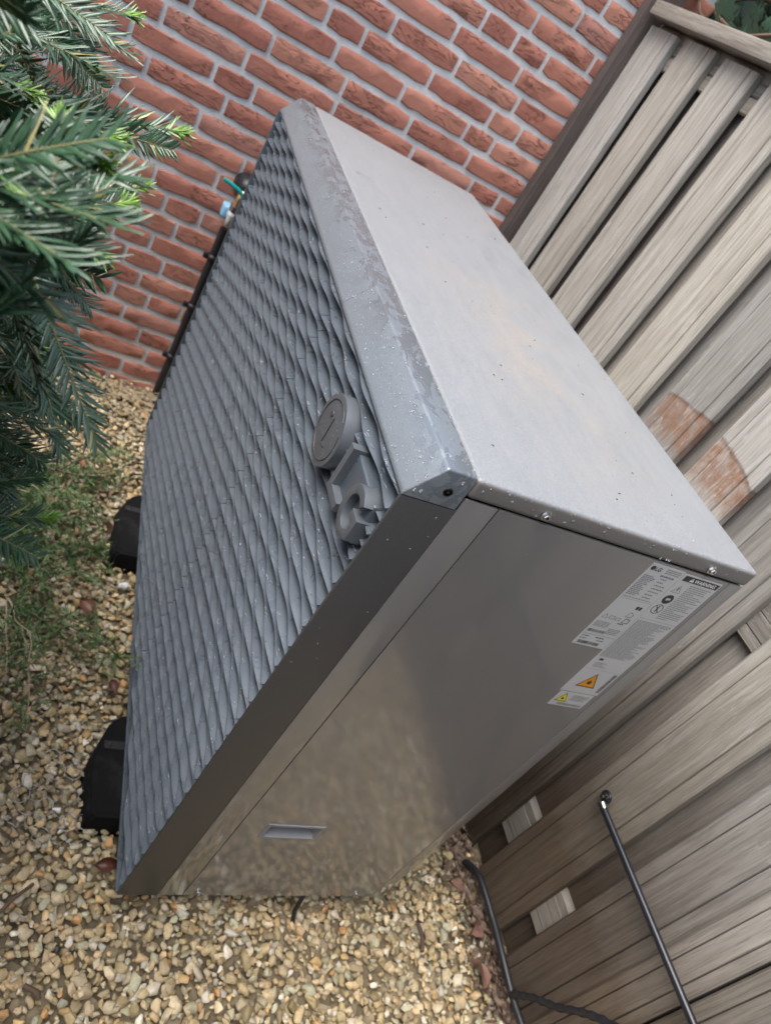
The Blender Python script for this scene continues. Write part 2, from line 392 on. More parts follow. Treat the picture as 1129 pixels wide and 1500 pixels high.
# rails between the layers: grooved strips
def rail(z0, z1, x0=-.25, x1=3.05):
    h = (z1 - z0)
    poly = [(v + .0205, u + (z0 + z1) / 2 - GZ) for u, v in profile(h, .019, .026)]
    me = extr('rail_mesh', poly, x0, x1, 0, mat_wood_x); o = bpy.data.objects.new('rail', me); link(o, fence); return o
rail(1.500, 1.553); rail(1.462, 1.4985); rail(.782, .868); rail(.045, .160)
# cap rail
cap = box('cap_rail', (-.245, -.036, 1.554 - GZ), (3.05, .088, 1.588 - GZ), mat_wood_x, fence, .004)
box('post', (-.296, -.040, -.05), (-.256, .050, 1.86), mat_post, fence, .004)
# fine gaps of dark behind
# ---- ivy behind and above the fence
lm = M('ivy_leaf', .38); lm.color(lm.mix(lm.ramp(lm.rnd(), [(0, 0.0), (1, 1.0)]), (.020, .052, .030), (.045, .10, .062)))
vein = lm.ramp(lm.math('ABSOLUTE', lm.math('SINE', lm.math('MULTIPLY', lm.noise(3, 2), 30))), [(0, 1.0), (.2, 0.0)])
lm.bump(lm.noise(60, 4), .3, .002); mat_ivy = lm.m
mat_ivy_dark = plain('ivy_dark', (.022, .040, .020), .6, 0, .5)
mat_ivy_stem = plain('ivy_stem', (.09, .055, .035), .8, 0, .4)
ivy = empty('ivy_plant', 'dark green ivy growing behind the fence top', 'plant', (0.2, 1.0, GZ))
def ivy_leaf_mesh(s, seed):
    r = random.Random(seed); out = [(0, 0), (.34, -.16), (.52, .06), (.36, .26), (.42, .52), (.20, .50), (0, 1.0), (-.20, .50), (-.42, .52), (-.36, .26), (-.52, .06), (-.34, -.16)]
    V = [(0, .28 * s, .02 * s)]; 
    for u, v in out: V.append(((u * r.uniform(.9, 1.1)) * s, v * s, -abs(u) * .25 * s - (v ** 2) * .22 * s))
    n = len(out); F = [(0, i + 1, (i + 1) % n + 1) for i in range(n)]
    st, sf = tube_data([(0, 0, 0), (0, -.3 * s, -.05 * s), (0, -.6 * s, -.25 * s)], .022 * s, 4, False)
    b = len(V); V += [tuple(p) for p in st]; F += [tuple(i + b for i in f) for f in sf]
    me = pydata('ivy_leaf_mesh', V, F, True); me.materials.append(mat_ivy); return me
ilm = [ivy_leaf_mesh(1.0, i) for i in range(4)]
ir = random.Random(3)
spots = [(-.065, .875, 1.622, .058), (-.115, .90, 1.612, .040), (-.02, .93, 1.60, .036), (.02, .90, 1.64, .036), (-.17, .95, 1.64, .03)]
for i in range(34): spots.append((ir.uniform(-.27, .05), ir.uniform(.90, 1.0), ir.uniform(1.56, 1.74), ir.uniform(.024, .04)))
for i in range(70):
    spots.append((ir.uniform(-.28, .75), ir.uniform(.92, 1.25), ir.uniform(1.52, 1.95), ir.uniform(.022, .045)))
for (a, b, c_, s) in spots:
    o = bpy.data.objects.new('leaf', ir.choice(ilm)); link(o, ivy); o.location = (a - .2, b - 1.0, c_ - GZ); o.scale = (s, s, s)
    o.rotation_euler = Euler((math.radians(ir.uniform(95, 150)), ir.uniform(-.4, .4), ir.uniform(-.2, 1.3)), 'XYZ')
spots0 = [c for c in ivy.children][0]; spots0.rotation_euler = Euler((math.radians(130), 0.1, .75)); spots0.scale = (.06, .06, .06)
def leaf_cloud(name, n, lo, hi, s0, s1, mat, parent, seed):
    r = np.random.default_rng(seed); c = r.uniform(lo, hi, (n, 3)); a = r.normal(size=(n, 3)); a /= np.linalg.norm(a, axis=1)[:, None]
    b = np.cross(a, r.normal(size=(n, 3))); b /= np.linalg.norm(b, axis=1)[:, None]; s = r.uniform(s0, s1, n)[:, None]
    V = np.stack([c - a * s, c + b * s * .55, c + a * s, c - b * s * .55], 1).reshape(-1, 3)
    F = np.arange(n * 4).reshape(n, 4); me = pydata(name, V.tolist(), F.tolist()); o = obj(name, me, parent, mats=mat); return o
lc = leaf_cloud('undergrowth', 9000, (-.35 - .2, -.105, -.0), (3.0 - .2, .6, 2.05 - GZ), .012, .03, mat_ivy_dark, ivy, 5); tag(lc, kind='stuff')
box('undergrowth_core', (-.6, .10, 0), (2.9, .95, 2.3), mat_ivy_dark, ivy)
for pts in ([(-.35, 1.0, 1.50), (-.2, .95, 1.66), (.0, .96, 1.70), (.3, .98, 1.66)], [(-.3, .93, 1.66), (-.18, .9, 1.61), (-.05, .92, 1.60), (.2, .93, 1.66)], [(-.28, .98, 1.74), (-.2, .94, 1.645), (-.12, .93, 1.62), (.1, 1.0, 1.58)]):
    tube('stem', [p - Vector((.2, 1.0, GZ)) for p in spline(pts, 6)], .005, mat_ivy_stem, ivy, 6)

# ---- gravel: one uncountable bed of broken pale stones
def stone_shapes(n):
    S = []
    for i in range(n):
        r = np.random.default_rng(700 + i)
        bm = bmesh.new(); k = 15
        p = r.normal(size=(k, 3)); p /= np.linalg.norm(p, axis=1)[:, None]; p *= r.uniform(.82, 1.0, (k, 1))
        for q in p: bm.verts.new(q)
        bmesh.ops.convex_hull(bm, input=bm.verts[:])
        for v in [v for v in bm.verts if not v.link_faces]: bm.verts.remove(v)
        bmesh.ops.bevel(bm, geom=bm.edges[:], offset=.045, segments=1, affect='EDGES') if i % 1 == 0 else None
        bmesh.ops.triangulate(bm, faces=bm.faces[:]); bm.verts.index_update()
        S.append((np.array([v.co[:] for v in bm.verts]), np.array([[v.index for v in f.verts] for f in bm.faces]))); bm.free()
    return S
SH = stone_shapes(14)
pal = np.array([(.46, .37, .235), (.52, .44, .30), (.40, .33, .19), (.56, .50, .40), (.43, .34, .20), (.50, .35, .17), (.38, .35, .24), (.62, .58, .50), (.33, .26, .14), (.42, .41, .30), (.55, .41, .24), (.47, .28, .13)])
pw = np.array([18, 16, 12, 8, 12, 4, 11, 3, 5, 8, 6, 1.5]); pw = pw / pw.sum()
def gravel(name, pos, size, seed, flat=(.42, .8)):
    r = np.random.default_rng(seed); n = len(pos); kind = r.integers(0, len(SH), n)
    VV = []; FF = []; CC = []; base = 0
    for k in range(len(SH)):
        idx = np.where(kind == k)[0]; m_ = len(idx)
        if not m_: continue
        v, f = SH[k]; sc = size[idx][:, None] * np.stack([r.uniform(.9, 1.35, m_), r.uniform(.7, 1.0, m_), r.uniform(flat[0], flat[1], m_)], 1)
        a = r.uniform(0, 2 * np.pi, m_); t = r.normal(0, .38, m_); u = r.normal(0, .38, m_)
        P = v[None] * sc[:, None, :]
        ct, st = np.cos(t)[:, None], np.sin(t)[:, None]; P = np.stack([P[..., 0], P[..., 1] * ct - P[..., 2] * st, P[..., 1] * st + P[..., 2] * ct], -1)
        ct, st = np.cos(u)[:, None], np.sin(u)[:, None]; P = np.stack([P[..., 0] * ct + P[..., 2] * st, P[..., 1], -P[..., 0] * st + P[..., 2] * ct], -1)
        ct, st = np.cos(a)[:, None], np.sin(a)[:, None]; P = np.stack([P[..., 0] * ct - P[..., 1] * st, P[..., 0] * st + P[..., 1] * ct, P[..., 2]], -1)
        P += pos[idx][:, None, :]; nv = len(v)
        VV.append(P.reshape(-1, 3)); FF.append((f[None] + (base + np.arange(m_) * nv)[:, None, None]).reshape(-1, 3)); base += m_ * nv
        c = pal[r.choice(len(pal), m_, p=pw)] * np.array([1.10, 1.13, 1.16]) * .90 * r.lognormal(.0, .20, (m_, 1)).clip(.5, 1.4); CC.append(np.repeat(c, nv, 0))
    V = np.concatenate(VV); F = np.concatenate(FF); Cc = np.concatenate(CC)
    me = bpy.data.meshes.new(name); me.vertices.add(len(V)); me.vertices.foreach_set('co', V.ravel()); me.loops.add(F.size); me.loops.foreach_set('vertex_index', F.ravel().astype(np.int32))
    me.polygons.add(len(F)); me.polygons.foreach_set('loop_start', np.arange(0, F.size, 3, dtype=np.int32)); me.polygons.foreach_set('loop_total', np.full(len(F), 3, np.int32))
    ca = me.color_attributes.new('stone', 'FLOAT_COLOR', 'POINT'); ca.data.foreach_set('color', np.concatenate([Cc, np.ones((len(Cc), 1))], 1).ravel())
    me.update(calc_edges=True); me.validate(); return me
x = M('gravel_stone', .62, 0, .4); a_ = x.attr('stone')
x.color(x.mix(x.ramp(x.noise(150, 4, .7), [(.32, .0), (.7, .75)]), a_, x.mix(1.0, a_, (.68, .58, .42), 'MULTIPLY'))); x.bump(x.noise(260, 4, .7), .5, .0015); mat_stone = x.m
r = np.random.default_rng(77)
def cells(x0, x1, y0, y1, st):
    X, Y = np.meshgrid(np.arange(x0, x1, st), np.arange(y0, y1, st)); p = np.stack([X.ravel(), Y.ravel()], 1); return p + r.uniform(-.5, .5, p.shape) * st * 1.15
p = cells(-.29, 2.45, -.95, .83, .0138)
keep = ~((p[:, 0] > .06) & (p[:, 0] < 1.0) & (p[:, 1] > .10) & (p[:, 1] < .44)); p = p[keep]
hills = .006 * np.sin(p[:, 0] * 5 + 1) * np.cos(p[:, 1] * 6)
sz = np.clip(r.lognormal(math.log(.0080), .34, len(p)), .0045, .0165)
pos = np.concatenate([p, (GZ - .004 + hills + r.uniform(-.005, .006, len(p)))[:, None]], 1)
p2 = cells(-.29, 2.45, -.95, .83, .0185); p2 = p2[~((p2[:, 0] > .06) & (p2[:, 0] < 1.0) & (p2[:, 1] > .10) & (p2[:, 1] < .44))]
sz2 = np.clip(r.lognormal(math.log(.0092), .32, len(p2)), .006, .0175)
pos2 = np.concatenate([p2, (GZ + .005 + .006 * np.sin(p2[:, 0] * 5 + 1) * np.cos(p2[:, 1] * 6) + r.uniform(-.003, .005, len(p2)))[:, None]], 1)
g = obj('gravel', gravel('gravel', np.concatenate([pos, pos2]), np.concatenate([sz, sz2]), 8), mats=mat_stone); tag(g, kind='stuff')
print('stones', len(pos) + len(pos2), 'tris', len(g.data.polygons))

# ================================================================== THE HEAT PUMP
UW = 1.338; FT = .522
unit = empty('heat_pump', 'large grey outdoor heat pump with a wavy graphite louvre front, wet with rain', 'heat pump', (UW / 2, .26, 0))
UO = Vector((UW / 2, .26, 0))
def U(o):                       # parts are modelled in world coordinates, then hung under the unit
    o.parent = unit; o.location = Vector(o.location) - UO; return o
U(box('inner_casing', (.006, .033, .004), (UW - .004, FT - .004, .968), mat_dark))
# lid: folded sheet with soft edges
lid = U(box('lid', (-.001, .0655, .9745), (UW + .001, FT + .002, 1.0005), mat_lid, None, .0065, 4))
# the flange of the lid on the near side is the same sheet
# side sheets, seams between them
def sheet(name, y0, y1, z0, z1, x0=UW - .0035, x1=UW, mat=mat_side, bev=.0009):
    return U(box(name, (x0, y0, z0), (x1, y1, z1), mat, None, bev, 2))
sheet('corner_panel', .0677, .1105, .001, .9725, bev=.0012)
# main side panel with a real recess for the handle
HX0, HX1, HZ0, HZ1 = .160, .257, .229, .270
bm = bmesh.new(); y0, y1, z0, z1 = .1122, .4955, .001, .9725
ys = [y0, HX0, HX1, y1]; zs = [z0, HZ0, HZ1, z1]; g_ = [[bm.verts.new((UW, a, b)) for b in zs] for a in ys]
for i in range(3):
    for j in range(3):
        if i == 1 and j == 1: continue
        bm.faces.new((g_[i][j], g_[i + 1][j], g_[i + 1][j + 1], g_[i][j + 1]))
ret = bmesh.ops.extrude_face_region(bm, geom=bm.faces[:])
for v in [e for e in ret['geom'] if isinstance(e, bmesh.types.BMVert)]: v.co.x -= .0035
bmesh.ops.recalc_face_normals(bm, faces=bm.faces[:])
sp_ = U(obj('side_panel', bm_mesh('side_panel', bm), mats=mat_side))
# recessed grip: rim, sloping pocket
def ring(bm, x, a, b, c, d): return [bm.verts.new((x, a, c)), bm.verts.new((x, b, c)), bm.verts.new((x, b, d)), bm.verts.new((x, a, d))]
bm = bmesh.new(); R_ = [ring(bm, UW + .0002, HX0 - .003, HX1 + .003, HZ0 - .003, HZ1 + .003), ring(bm, UW + .0018, HX0 - .002, HX1 + .002, HZ0 - .002, HZ1 + .002), ring(bm, UW + .0018, HX0 + .003, HX1 - .003, HZ0 + .003, HZ1 - .003),
      ring(bm, UW - .020, HX0 + .006, HX1 - .006, HZ0 + .005, HZ1 - .002)]
for a, b in zip(R_[:-1], R_[1:]):
    for k in range(4): bm.faces.new((a[k], a[(k + 1) % 4], b[(k + 1) % 4], b[k]))
bm.faces.new(R_[-1]); bmesh.ops.recalc_face_normals(bm, faces=bm.faces[:])
gh = obj('grip_recess', bm_mesh('grip_recess', bm), sp_, mats=mat_plastic)
# the dark casing must not fill the recess
ic = [c for c in unit.children if c.name.startswith('inner_casing')][0]
for v in ic.data.vertices:
    if v.co.x > 1: v.co.x = UW - .026
for (a, b, c_, d) in ((.006, .068, 0, .97),): pass
sheet('rear_corner_panel', .4973, FT, .001, .9725, bev=.0012)
U(box('rear_panel', (.0, FT - .004, .001), (UW - .004, FT - .0005, .9725), mat_side))
U(box('far_side_panel', (.0, .07, .001), (.0035, FT - .005, .9725), mat_side))
U(box('base_tray', (.01, .03, -.004), (UW - .008, FT - .01, .0005), mat_dark))
# front frame: cap with bevelled nose, rounded ends
poly = [(-.001, .9557), (-.001, .9585), (.0285, 1.0012), (.0645, 1.0012), (.0645, .9560), (.03, .9557)]
def cap_piece(a, b):
    V, F = prism_data(poly, a, b, 0); bm = bmesh.new(); me = fixn(pydata('t', V, F)); bm.from_mesh(me)
    ed = [e for e in bm.edges if max(v.co.z for v in e.verts) > .957 and (min(v.co.z for v in e.verts) > .957)]
    ends = [e for e in ed if all(abs(v.co.x - .94) < .01 for v in e.verts)]; ed = [e for e in ed if e not in ends]
    bmesh.ops.bevel(bm, geom=ed, offset=.0030, segments=4, affect='EDGES', profile=.5)
    me = bm_mesh('frame_cap', bm, True); sharp(me, 35); U(obj('frame_cap', me, mats=mat_cap))
cap_piece(0, .9398); cap_piece(.9404, UW)
def pillar(x0, x1, name='frame_pillar'):
    return U(box(name, (x0, -.001, .0), (x1, .0667, .9547), mat_pillar, None, .0011, 2))
pillar(UW - .0045, UW); U(box('frame_pillar', (0, -.0050, 0), (.0050, .0667, .9547), mat_slat, None, .0011, 2))
U(box('frame_sill', (.0047, -.0040, .0), (UW - .0047, .06, .0045), mat_slat))

# ---- wavy louvre slats
PI = math.pi; LP = .01965; TOPZ = .9478; WA = .0030
def slat_mesh(par, x0, x1, seed):
    n = int((x1 - x0) / .0082) + 1; V = []; F = []
    r = random.Random(seed)
    for i in range(n + 1):
        xx = x0 + (x1 - x0) * i / n
        ph = 2 * PI * (xx - PHX) / .1315 + par * PI
        yl = -.0012 + WA * math.cos(ph)
        # strips: underside, lip face, upper sheet; shared lines are doubled to keep the lip crisp
        V += [(xx, .030, .0022), (xx, yl + .0010, -.0003), (xx, yl, .0002), (xx, yl, .0010), (xx, yl + .0009, .0016), (xx, yl + .0115, .0058), (xx, .030, .0125), (xx, .0305, LP + .004)]
    m_ = 8
    for i in range(n):
        for j in range(m_ - 1): F.append((i * m_ + j, i * m_ + j + 1, (i + 1) * m_ + j + 1, (i + 1) * m_ + j))
    F.append(tuple(range(m_))); F.append(tuple(n * m_ + j for j in range(m_ - 1, -1, -1)))
    me = fixn(pydata('slat_mesh', V, F, True)); sharp(me, 55); me.materials.append(mat_slat); return me
PHX = 1.341
SM = [[slat_mesh(p, .0055, .902, 1), slat_mesh(p, .9034, UW - .0048, 2)] for p in (0, 1)]
SM2 = [[slat_mesh(p, .0055, .892, 1), slat_mesh(p, .8934, UW - .0048, 2)] for p in (0, 1)]
for k in range(49):
    z = TOPZ - LP * k
    if z < .006: break
    for m2 in (SM if k % 2 else SM2)[k % 2]:
        o = bpy.data.objects.new('slat', m2); link(o, unit); o.location = Vector((0, 0, z)) - UO

# ---- raised round emblem and two letters
def emb(name, poly, y0, y1, mat=mat_logo, bev=.0012):
    V, F = prism_data(poly, y0, y1, 1); me = fixn(pydata(name, V, F)); bm = bmesh.new(); bm.from_mesh(me)
    e = [e for e in bm.edges if all(abs(v.co.y - min(y0, y1)) < 1e-5 for v in e.verts)]
    bmesh.ops.bevel(bm, geom=e, offset=bev, segments=2, affect='EDGES', profile=.6)
    bmesh.ops.triangulate(bm, faces=[f for f in bm.faces if len(f.verts) > 4], ngon_method='EAR_CLIP')
    me = bm_mesh(name, bm, True); sharp(me, 35); return me
CX, CZ, CR = 1.1425, .8805, .0475; YF = -.0150
circ = [(CX + CR * math.cos(a), CZ + CR * math.sin(a)) for a in [2 * PI * i / 64 for i in range(64)]]
disc = U(obj('round_emblem', emb('round_emblem', circ, YF, .016), mats=mat_logo))
def arc(cx, cz, r, a0, a1, n=40): return [(cx + r * math.cos(math.radians(a0 + (a1 - a0) * i / n)), cz + r * math.sin(math.radians(a0 + (a1 - a0) * i / n))) for i in range(n + 1)]
def strip(pts, w, y, mat, name, parent, h=.0007):
    """thin raised line following pts in the x,z plane"""
    V = []; F = []
    for i, (a, b) in enumerate(pts):
        p0 = pts[max(i - 1, 0)]; p1 = pts[min(i + 1, len(pts) - 1)]; t = Vector((p1[0] - p0[0], p1[1] - p0[1])).normalized(); n = Vector((-t.y, t.x)) * w / 2
        V += [(a + n.x, y, b + n.y), (a + n.x * .7, y - h, b + n.y * .7), (a - n.x * .7, y - h, b - n.y * .7), (a - n.x, y, b - n.y)]
    for i in range(len(pts) - 1):
        for j in range(3): F.append((i * 4 + j, i * 4 + j + 1, (i + 1) * 4 + j + 1, (i + 1) * 4 + j))
    F.append((0, 1, 2, 3)); k = 4 * (len(pts) - 1); F.append((k + 3, k + 2, k + 1, k))
    me = fixn(pydata(name, V, F, True)); sharp(me, 40); o = obj(name, me, parent, mats=mat); return o
mat_groove = plain('emblem_groove', (.045, .047, .05), .5)
ringp = strip(arc(CX, CZ, CR * .83, 50, 385, 60), .0020, YF + .0001, mat_groove, 'emblem_ring', disc, .0009)
strip([(CX, CZ + CR * .38), (CX, CZ - CR * .40), (CX + CR * .26, CZ - CR * .40)], .0024, YF + .0001, mat_groove, 'emblem_stroke', disc, .0012)
strip(arc(CX - CR * .27, CZ + CR * .33, CR * .05, 0, 360, 12), .0045, YF + .0001, mat_groove, 'emblem_dot', disc, .0012)
pad = U(box('badge_pad', (1.2180, -.0046, .8560), (1.3160, .012, .9140), mat_slat, None, .003, 3))
# letter L
Lp = [(1.2150, .919), (1.2270, .919), (1.2270, .8635), (1.2610, .8635), (1.2610, .8515), (1.2150, .8515)]
U(obj('letter_plate', emb('letter', Lp, YF, .016, bev=.0009), mats=mat_logo))
# letter G
gx_, gz_, ro, ri = 1.2960, .8850, .0335, .0215
out_ = [(gx_ + ro * math.cos(math.radians(a)) * .88, gz_ + ro * math.sin(math.radians(a))) for a in np.linspace(48, 318, 32)]
inn = [(gx_ + ri * math.cos(math.radians(a)) * .80, gz_ + ri * math.sin(math.radians(a))) for a in np.linspace(312, 48, 28)]
Gp = out_ + [(1.3200, .8630), (1.3200, .8920), (1.2980, .8920), (1.2980, .8815), (1.3095, .8815)] + [(1.3095, .8705)] + inn[1:]
U(obj('letter_plate', emb('letter', Gp, YF, .016, bev=.0009), mats=mat_logo))

# ---- screws
def screw(y, z, r=.0045, mat=mat_steel, parent=None, hexa=True, name='screw'):
    V, F = tube_data([(UW + .0012, y, z), (UW + .0022, y, z), (UW + .0024, y, z)], [r * 1.45, r * 1.45, r * 1.3], 20)
    if hexa:
        v2, f2 = tube_data([(UW + .0024, y, z), (UW + .0064, y, z), (UW + .0072, y, z), (UW + .0073, y, z)], [r, r, r * .85, r * .45], 6)
        b = len(V); V += v2; F += [tuple(i + b for i in f) for f in f2]
        v3, f3 = tube_data([(UW + .0073, y, z), (UW + .0052, y, z)], [r * .4, r * .3], 6); b = len(V); V += v3; F += [tuple(i + b for i in f) for f in f3]
    me = fixn(pydata(name, V, F)); o = U(obj(name, me, mats=mat)); return o
screw(.1663, .9855); screw(.4440, .9855); screw(.136, .014, .004); screw(.457, .011, .004)
V, F = tube_data([(UW - .001, .0437, .9745), (UW + .0008, .0437, .9745), (UW + .0008, .0437, .9745), (UW - .002, .0437, .9745)], [.0058, .0052, .0040, .0030], 20)
U(obj('screw', fixn(pydata('screw', V, F, True)), mats=mat_black_screw))
V, F = tube_data([(UW + .0003, .0437, .9745), (UW + .0010, .0437, .9745)], [.0022, .0022], 6); U(obj('screw_socket', fixn(pydata('screw_socket', V, F)), mats=mat_dark))

# ---- rating plate and warning labels (flat prints on the side panel)
XL = UW + .0003
def quad(y0, y1, z0, z1, lay): x_ = XL + lay * .00008; return [(x_, y0, z0), (x_, y1, z0), (x_, y1, z1), (x_, y0, z1)]
def flat(name, quads, mat, parent):
    V = []; F = []
    for q in quads: b = len(V); V += q; F.append(tuple(range(b, b + len(q))))
    o = obj(name, pydata(name, V, F), parent, mats=mat)
    if len(quads) > 1: o['kind'] = 'stuff'
    return o
def lab(y0, y1, z0, z1, label):
    bm = bmesh.new(); o = U(box('label', (UW - .0002, y0, z0), (XL, y1, z1), mat_label)); o['label'] = label; return o
def words(y0, y1, z, h, rr, lay=1):
    """a line of print too small to read, as word-sized dashes"""
    Q = []; y = y0
    while y < y1 - .001:
        w = rr.uniform(.0016, .0055); w = min(w, y1 - y); Q.append(quad(y, y + w, z, z + h, lay)); y += w + .0008
    return Q
def text(s, y, z, size, mat, parent, lay=2, bold=0.0):
    cu = bpy.data.curves.new('text', 'FONT'); cu.body = s; cu.size = size; cu.offset = bold; cu.fill_mode = 'BOTH'
    t = bpy.data.objects.new('text_tmp', cu); COL.objects.link(t); dg = bpy.context.evaluated_depsgraph_get(); dg.update()
    me = bpy.data.meshes.new_from_object(t.evaluated_get(dg)); bpy.data.objects.remove(t)
    for v in me.vertices: u, w_ = v.co.x, v.co.y; v.co = (XL + lay * .00008, y + u, z + w_)
    return obj('print', me, parent, mats=mat)
rr = random.Random(6)
L1 = lab(.3560, .4150, .8075, .9690, 'silver rating plate with lines of small print'); L1o = L1
Q = []
text('LG', .3665, .9580, .0085, mat_print, L1, 2, .0003)
flat('logo_dot', [[(XL + .00016, .3622 + .0037 * math.cos(a), .9612 + .0037 * math.sin(a)) for a in [2 * PI * i / 16 for i in range(16)]]], mat_print, L1)
for i in range(3): Q += words(.385, .411, .9640 - .003 * i, .0014, rr)
Q += words(.383, .408, .9515, .0028, rr); z = .9470
for i in range(13):
    Q += words(.359, .359 + rr.uniform(.013, .022), z, .0015, rr)
    if i % 2 == 0: Q += words(.388, .388 + rr.uniform(.01, .022), z, .0017, rr)
    z -= .0029
Q += words(.359, .409, .9075, .0011, rr); Q += [quad(.357, .4135, .9045, .9049, 1)]
for i in range(5): Q += words(.360, .385, .8560 - .0024 * i, .0011, rr)
for i in range(4): Q += words(.390, .412, .8460 - .003 * i, .0014, rr)
flat('small_print', Q, mat_print_grey, L1)
Q = []
for i in range(30): w = rr.uniform(.0003, .0008); Q.append(quad(.359 + i * .00105, .359 + i * .00105 + w, .8352, .8405, 1))
for i in range(40): w = rr.uniform(.0003, .0008); Q.append(quad(.362 + i * .00095, .362 + i * .00095 + w, .8105, .8165, 1))
Q += [quad(.357, .4140, .8305, .8309, 1)]; Q += words(.359, .372, .8255, .0015, rr) + words(.384, .399, .8255, .0018, rr) + words(.359, .371, .8205, .0013, rr) + words(.390, .402, .8205, .0013, rr)
flat('barcode', Q, mat_print, L1)
def outline(pts, w=.0006, lay=2):
    Q = []; n = len(pts); c = Vector((sum(p[0] for p in pts) / n, sum(p[1] for p in pts) / n)); x_ = XL + lay * .00008
    for i in range(n):
        a = Vector(pts[i]); b = Vector(pts[(i + 1) % n]); ai = a + (c - a).normalized() * w * 1.6; bi = b + (c - b).normalized() * w * 1.6
        Q.append([(x_, a.x, a.y), (x_, b.x, b.y), (x_, bi.x, bi.y), (x_, ai.x, ai.y)])
    return Q
Q = outline([(.3600, .8640), (.3700, .8640), (.3650, .8725)]) + outline([(.3725, .8645), (.3815, .8645), (.3815, .8705), (.3725, .8705)])
Q += outline([(.384, .864), (.392, .864), (.392, .869), (.384, .869)]) + words(.3975, .4085, .8900, .006, rr, 2)[:2] + outline([(.394, .874), (.404, .874), (.406, .880), (.398, .884)]) + outline([(.397, .862), (.409, .862), (.409, .870), (.400, .872)], .001)
Q += words(.394, .406, .8585, .0018, rr)
flat('pictogram', Q, mat_print, L1)
L2 = lab(.4158, .4885, .7110, .9675, 'long white warning label with a black header')
flat('header_bar', [quad(.4200, .4862, .9555, .9650, 1)], mat_print, L2)
text('WARNING', .4410, .9573, .0082, mat_white, L2, 3, .0002)
flat('header_triangle', [[(XL + .00024, .4315, .9572), (XL + .00024, .4400, .9572), (XL + .00024, .4357, .9640)]], mat_white, L2)
flat('header_mark', [quad(.4352, .4362, .9590, .9620, 4)], mat_print, L2)
Q = []; z = .9500
for i in range(20):
    Q += words(.4420, .4420 + rr.uniform(.034, .0435) * (1 if i % 5 != 4 else .5), z, .0013, rr); z -= .0034
z = .8740
for i in range(34):
    Q += words(.4185, .4185 + (rr.uniform(.060, .0675) if i < 3 else rr.uniform(.042, .062)), z, .0011, rr); z -= .0024
Q += [quad(.4175, .4875, .8795, .8799, 1), quad(.4175, .4875, .7660, .7664, 1), quad(.4175, .4875, .7118, .7121, 1)]
for i in range(4): Q += words(.4255, .4255 + rr.uniform(.012, .028), .7800 - .0028 * i, .0012, rr)
flat('small_print', Q, mat_print_grey, L2)
Q = [quad(.4260, .4330, .7860, .7905, 1)]
for i in range(42): w = rr.uniform(.0004, .0008); Q.append(quad(.4790, .4860, .7185 + i * .00105, .7185 + i * .00105 + w, 1))
flat('barcode', Q, mat_print, L2)
Q = outline([(.4210, .9340), (.4370, .9340), (.4290, .9475)], .0006) + [quad(.4282, .4298, .9375, .9430, 2)]
cc = lambda cy, cz, r_: [(cy + r_ * math.cos(a), cz + r_ * math.sin(a)) for a in [2 * PI * i / 20 for i in range(20)]]
Q += outline(cc(.4295, .9005, .0090), .0007) + [[(XL + .00016, .4235, .9060), (XL + .00016, .4245, .9068), (XL + .00016, .4355, .8952), (XL + .00016, .4345, .8944)]] + [quad(.4285, .4305, .8950, .9070, 2)]
flat('pictogram', Q, mat_print, L2)
flat('pictogram', [[(XL + .00016, a, b) for a, b in cc(.4300, .9205, .0086)]], mat_print, L2)
flat('pictogram_mark', [[(XL + .00024, .4270, .9180), (XL + .00024, .4345, .9200), (XL + .00024, .4335, .9230), (XL + .00024, .4265, .9225)]], mat_label, L2)
def wtri(cy, cz, s, mat, par):
    flat('triangle_border', [[(XL + .00016, cy - s * .62, cz - s * .5), (XL + .00016, cy + s * .62, cz - s * .5), (XL + .00016, cy, cz + s * .58)]], mat_print, par)
    s2 = s * .84; cz2 = cz - s * .012
    flat('warning_triangle', [[(XL + .00024, cy - s2 * .62, cz2 - s2 * .5), (XL + .00024, cy + s2 * .62, cz2 - s2 * .5), (XL + .00024, cy, cz2 + s2 * .58)]], mat, par)
wtri(.4505, .7410, .0300, mat_orange, L2)
flat('flame_mark', [[(XL + .00032, .4505 + a * .0045, .7385 + b * .0055) for a, b in [(-.8, -.9), (.8, -.9), (.9, .0), (.45, .5), (.3, 0), (0, 1.1), (-.4, .1), (-.8, .3)]]], mat_print, L2)
L3 = lab(.4200, .4855, .6760, .7095, 'small grey sticker with a yellow warning triangle')
wtri(.4350, .6960, .0185, mat_yellow, L3)
flat('spark_mark', [[(XL + .00032, .4350 + a * .0035, .6945 + b * .0035) for a, b in [(-.9, -.8), (.9, -.8), (.7, .2), (-.1, .3), (0, .9), (-.5, .6)]]], mat_print, L3)
Q = []
for i in range(5): Q += words(.450, .450 + rr.uniform(.020, .033), .7030 - .0028 * i, .0013, rr)
for i in range(46): w = rr.uniform(.0004, .0008); Q.append(quad(.4340 + i * .00105, .4340 + i * .00105 + w, .6785, .6835, 1))
flat('small_print', Q, mat_print_grey, L3)

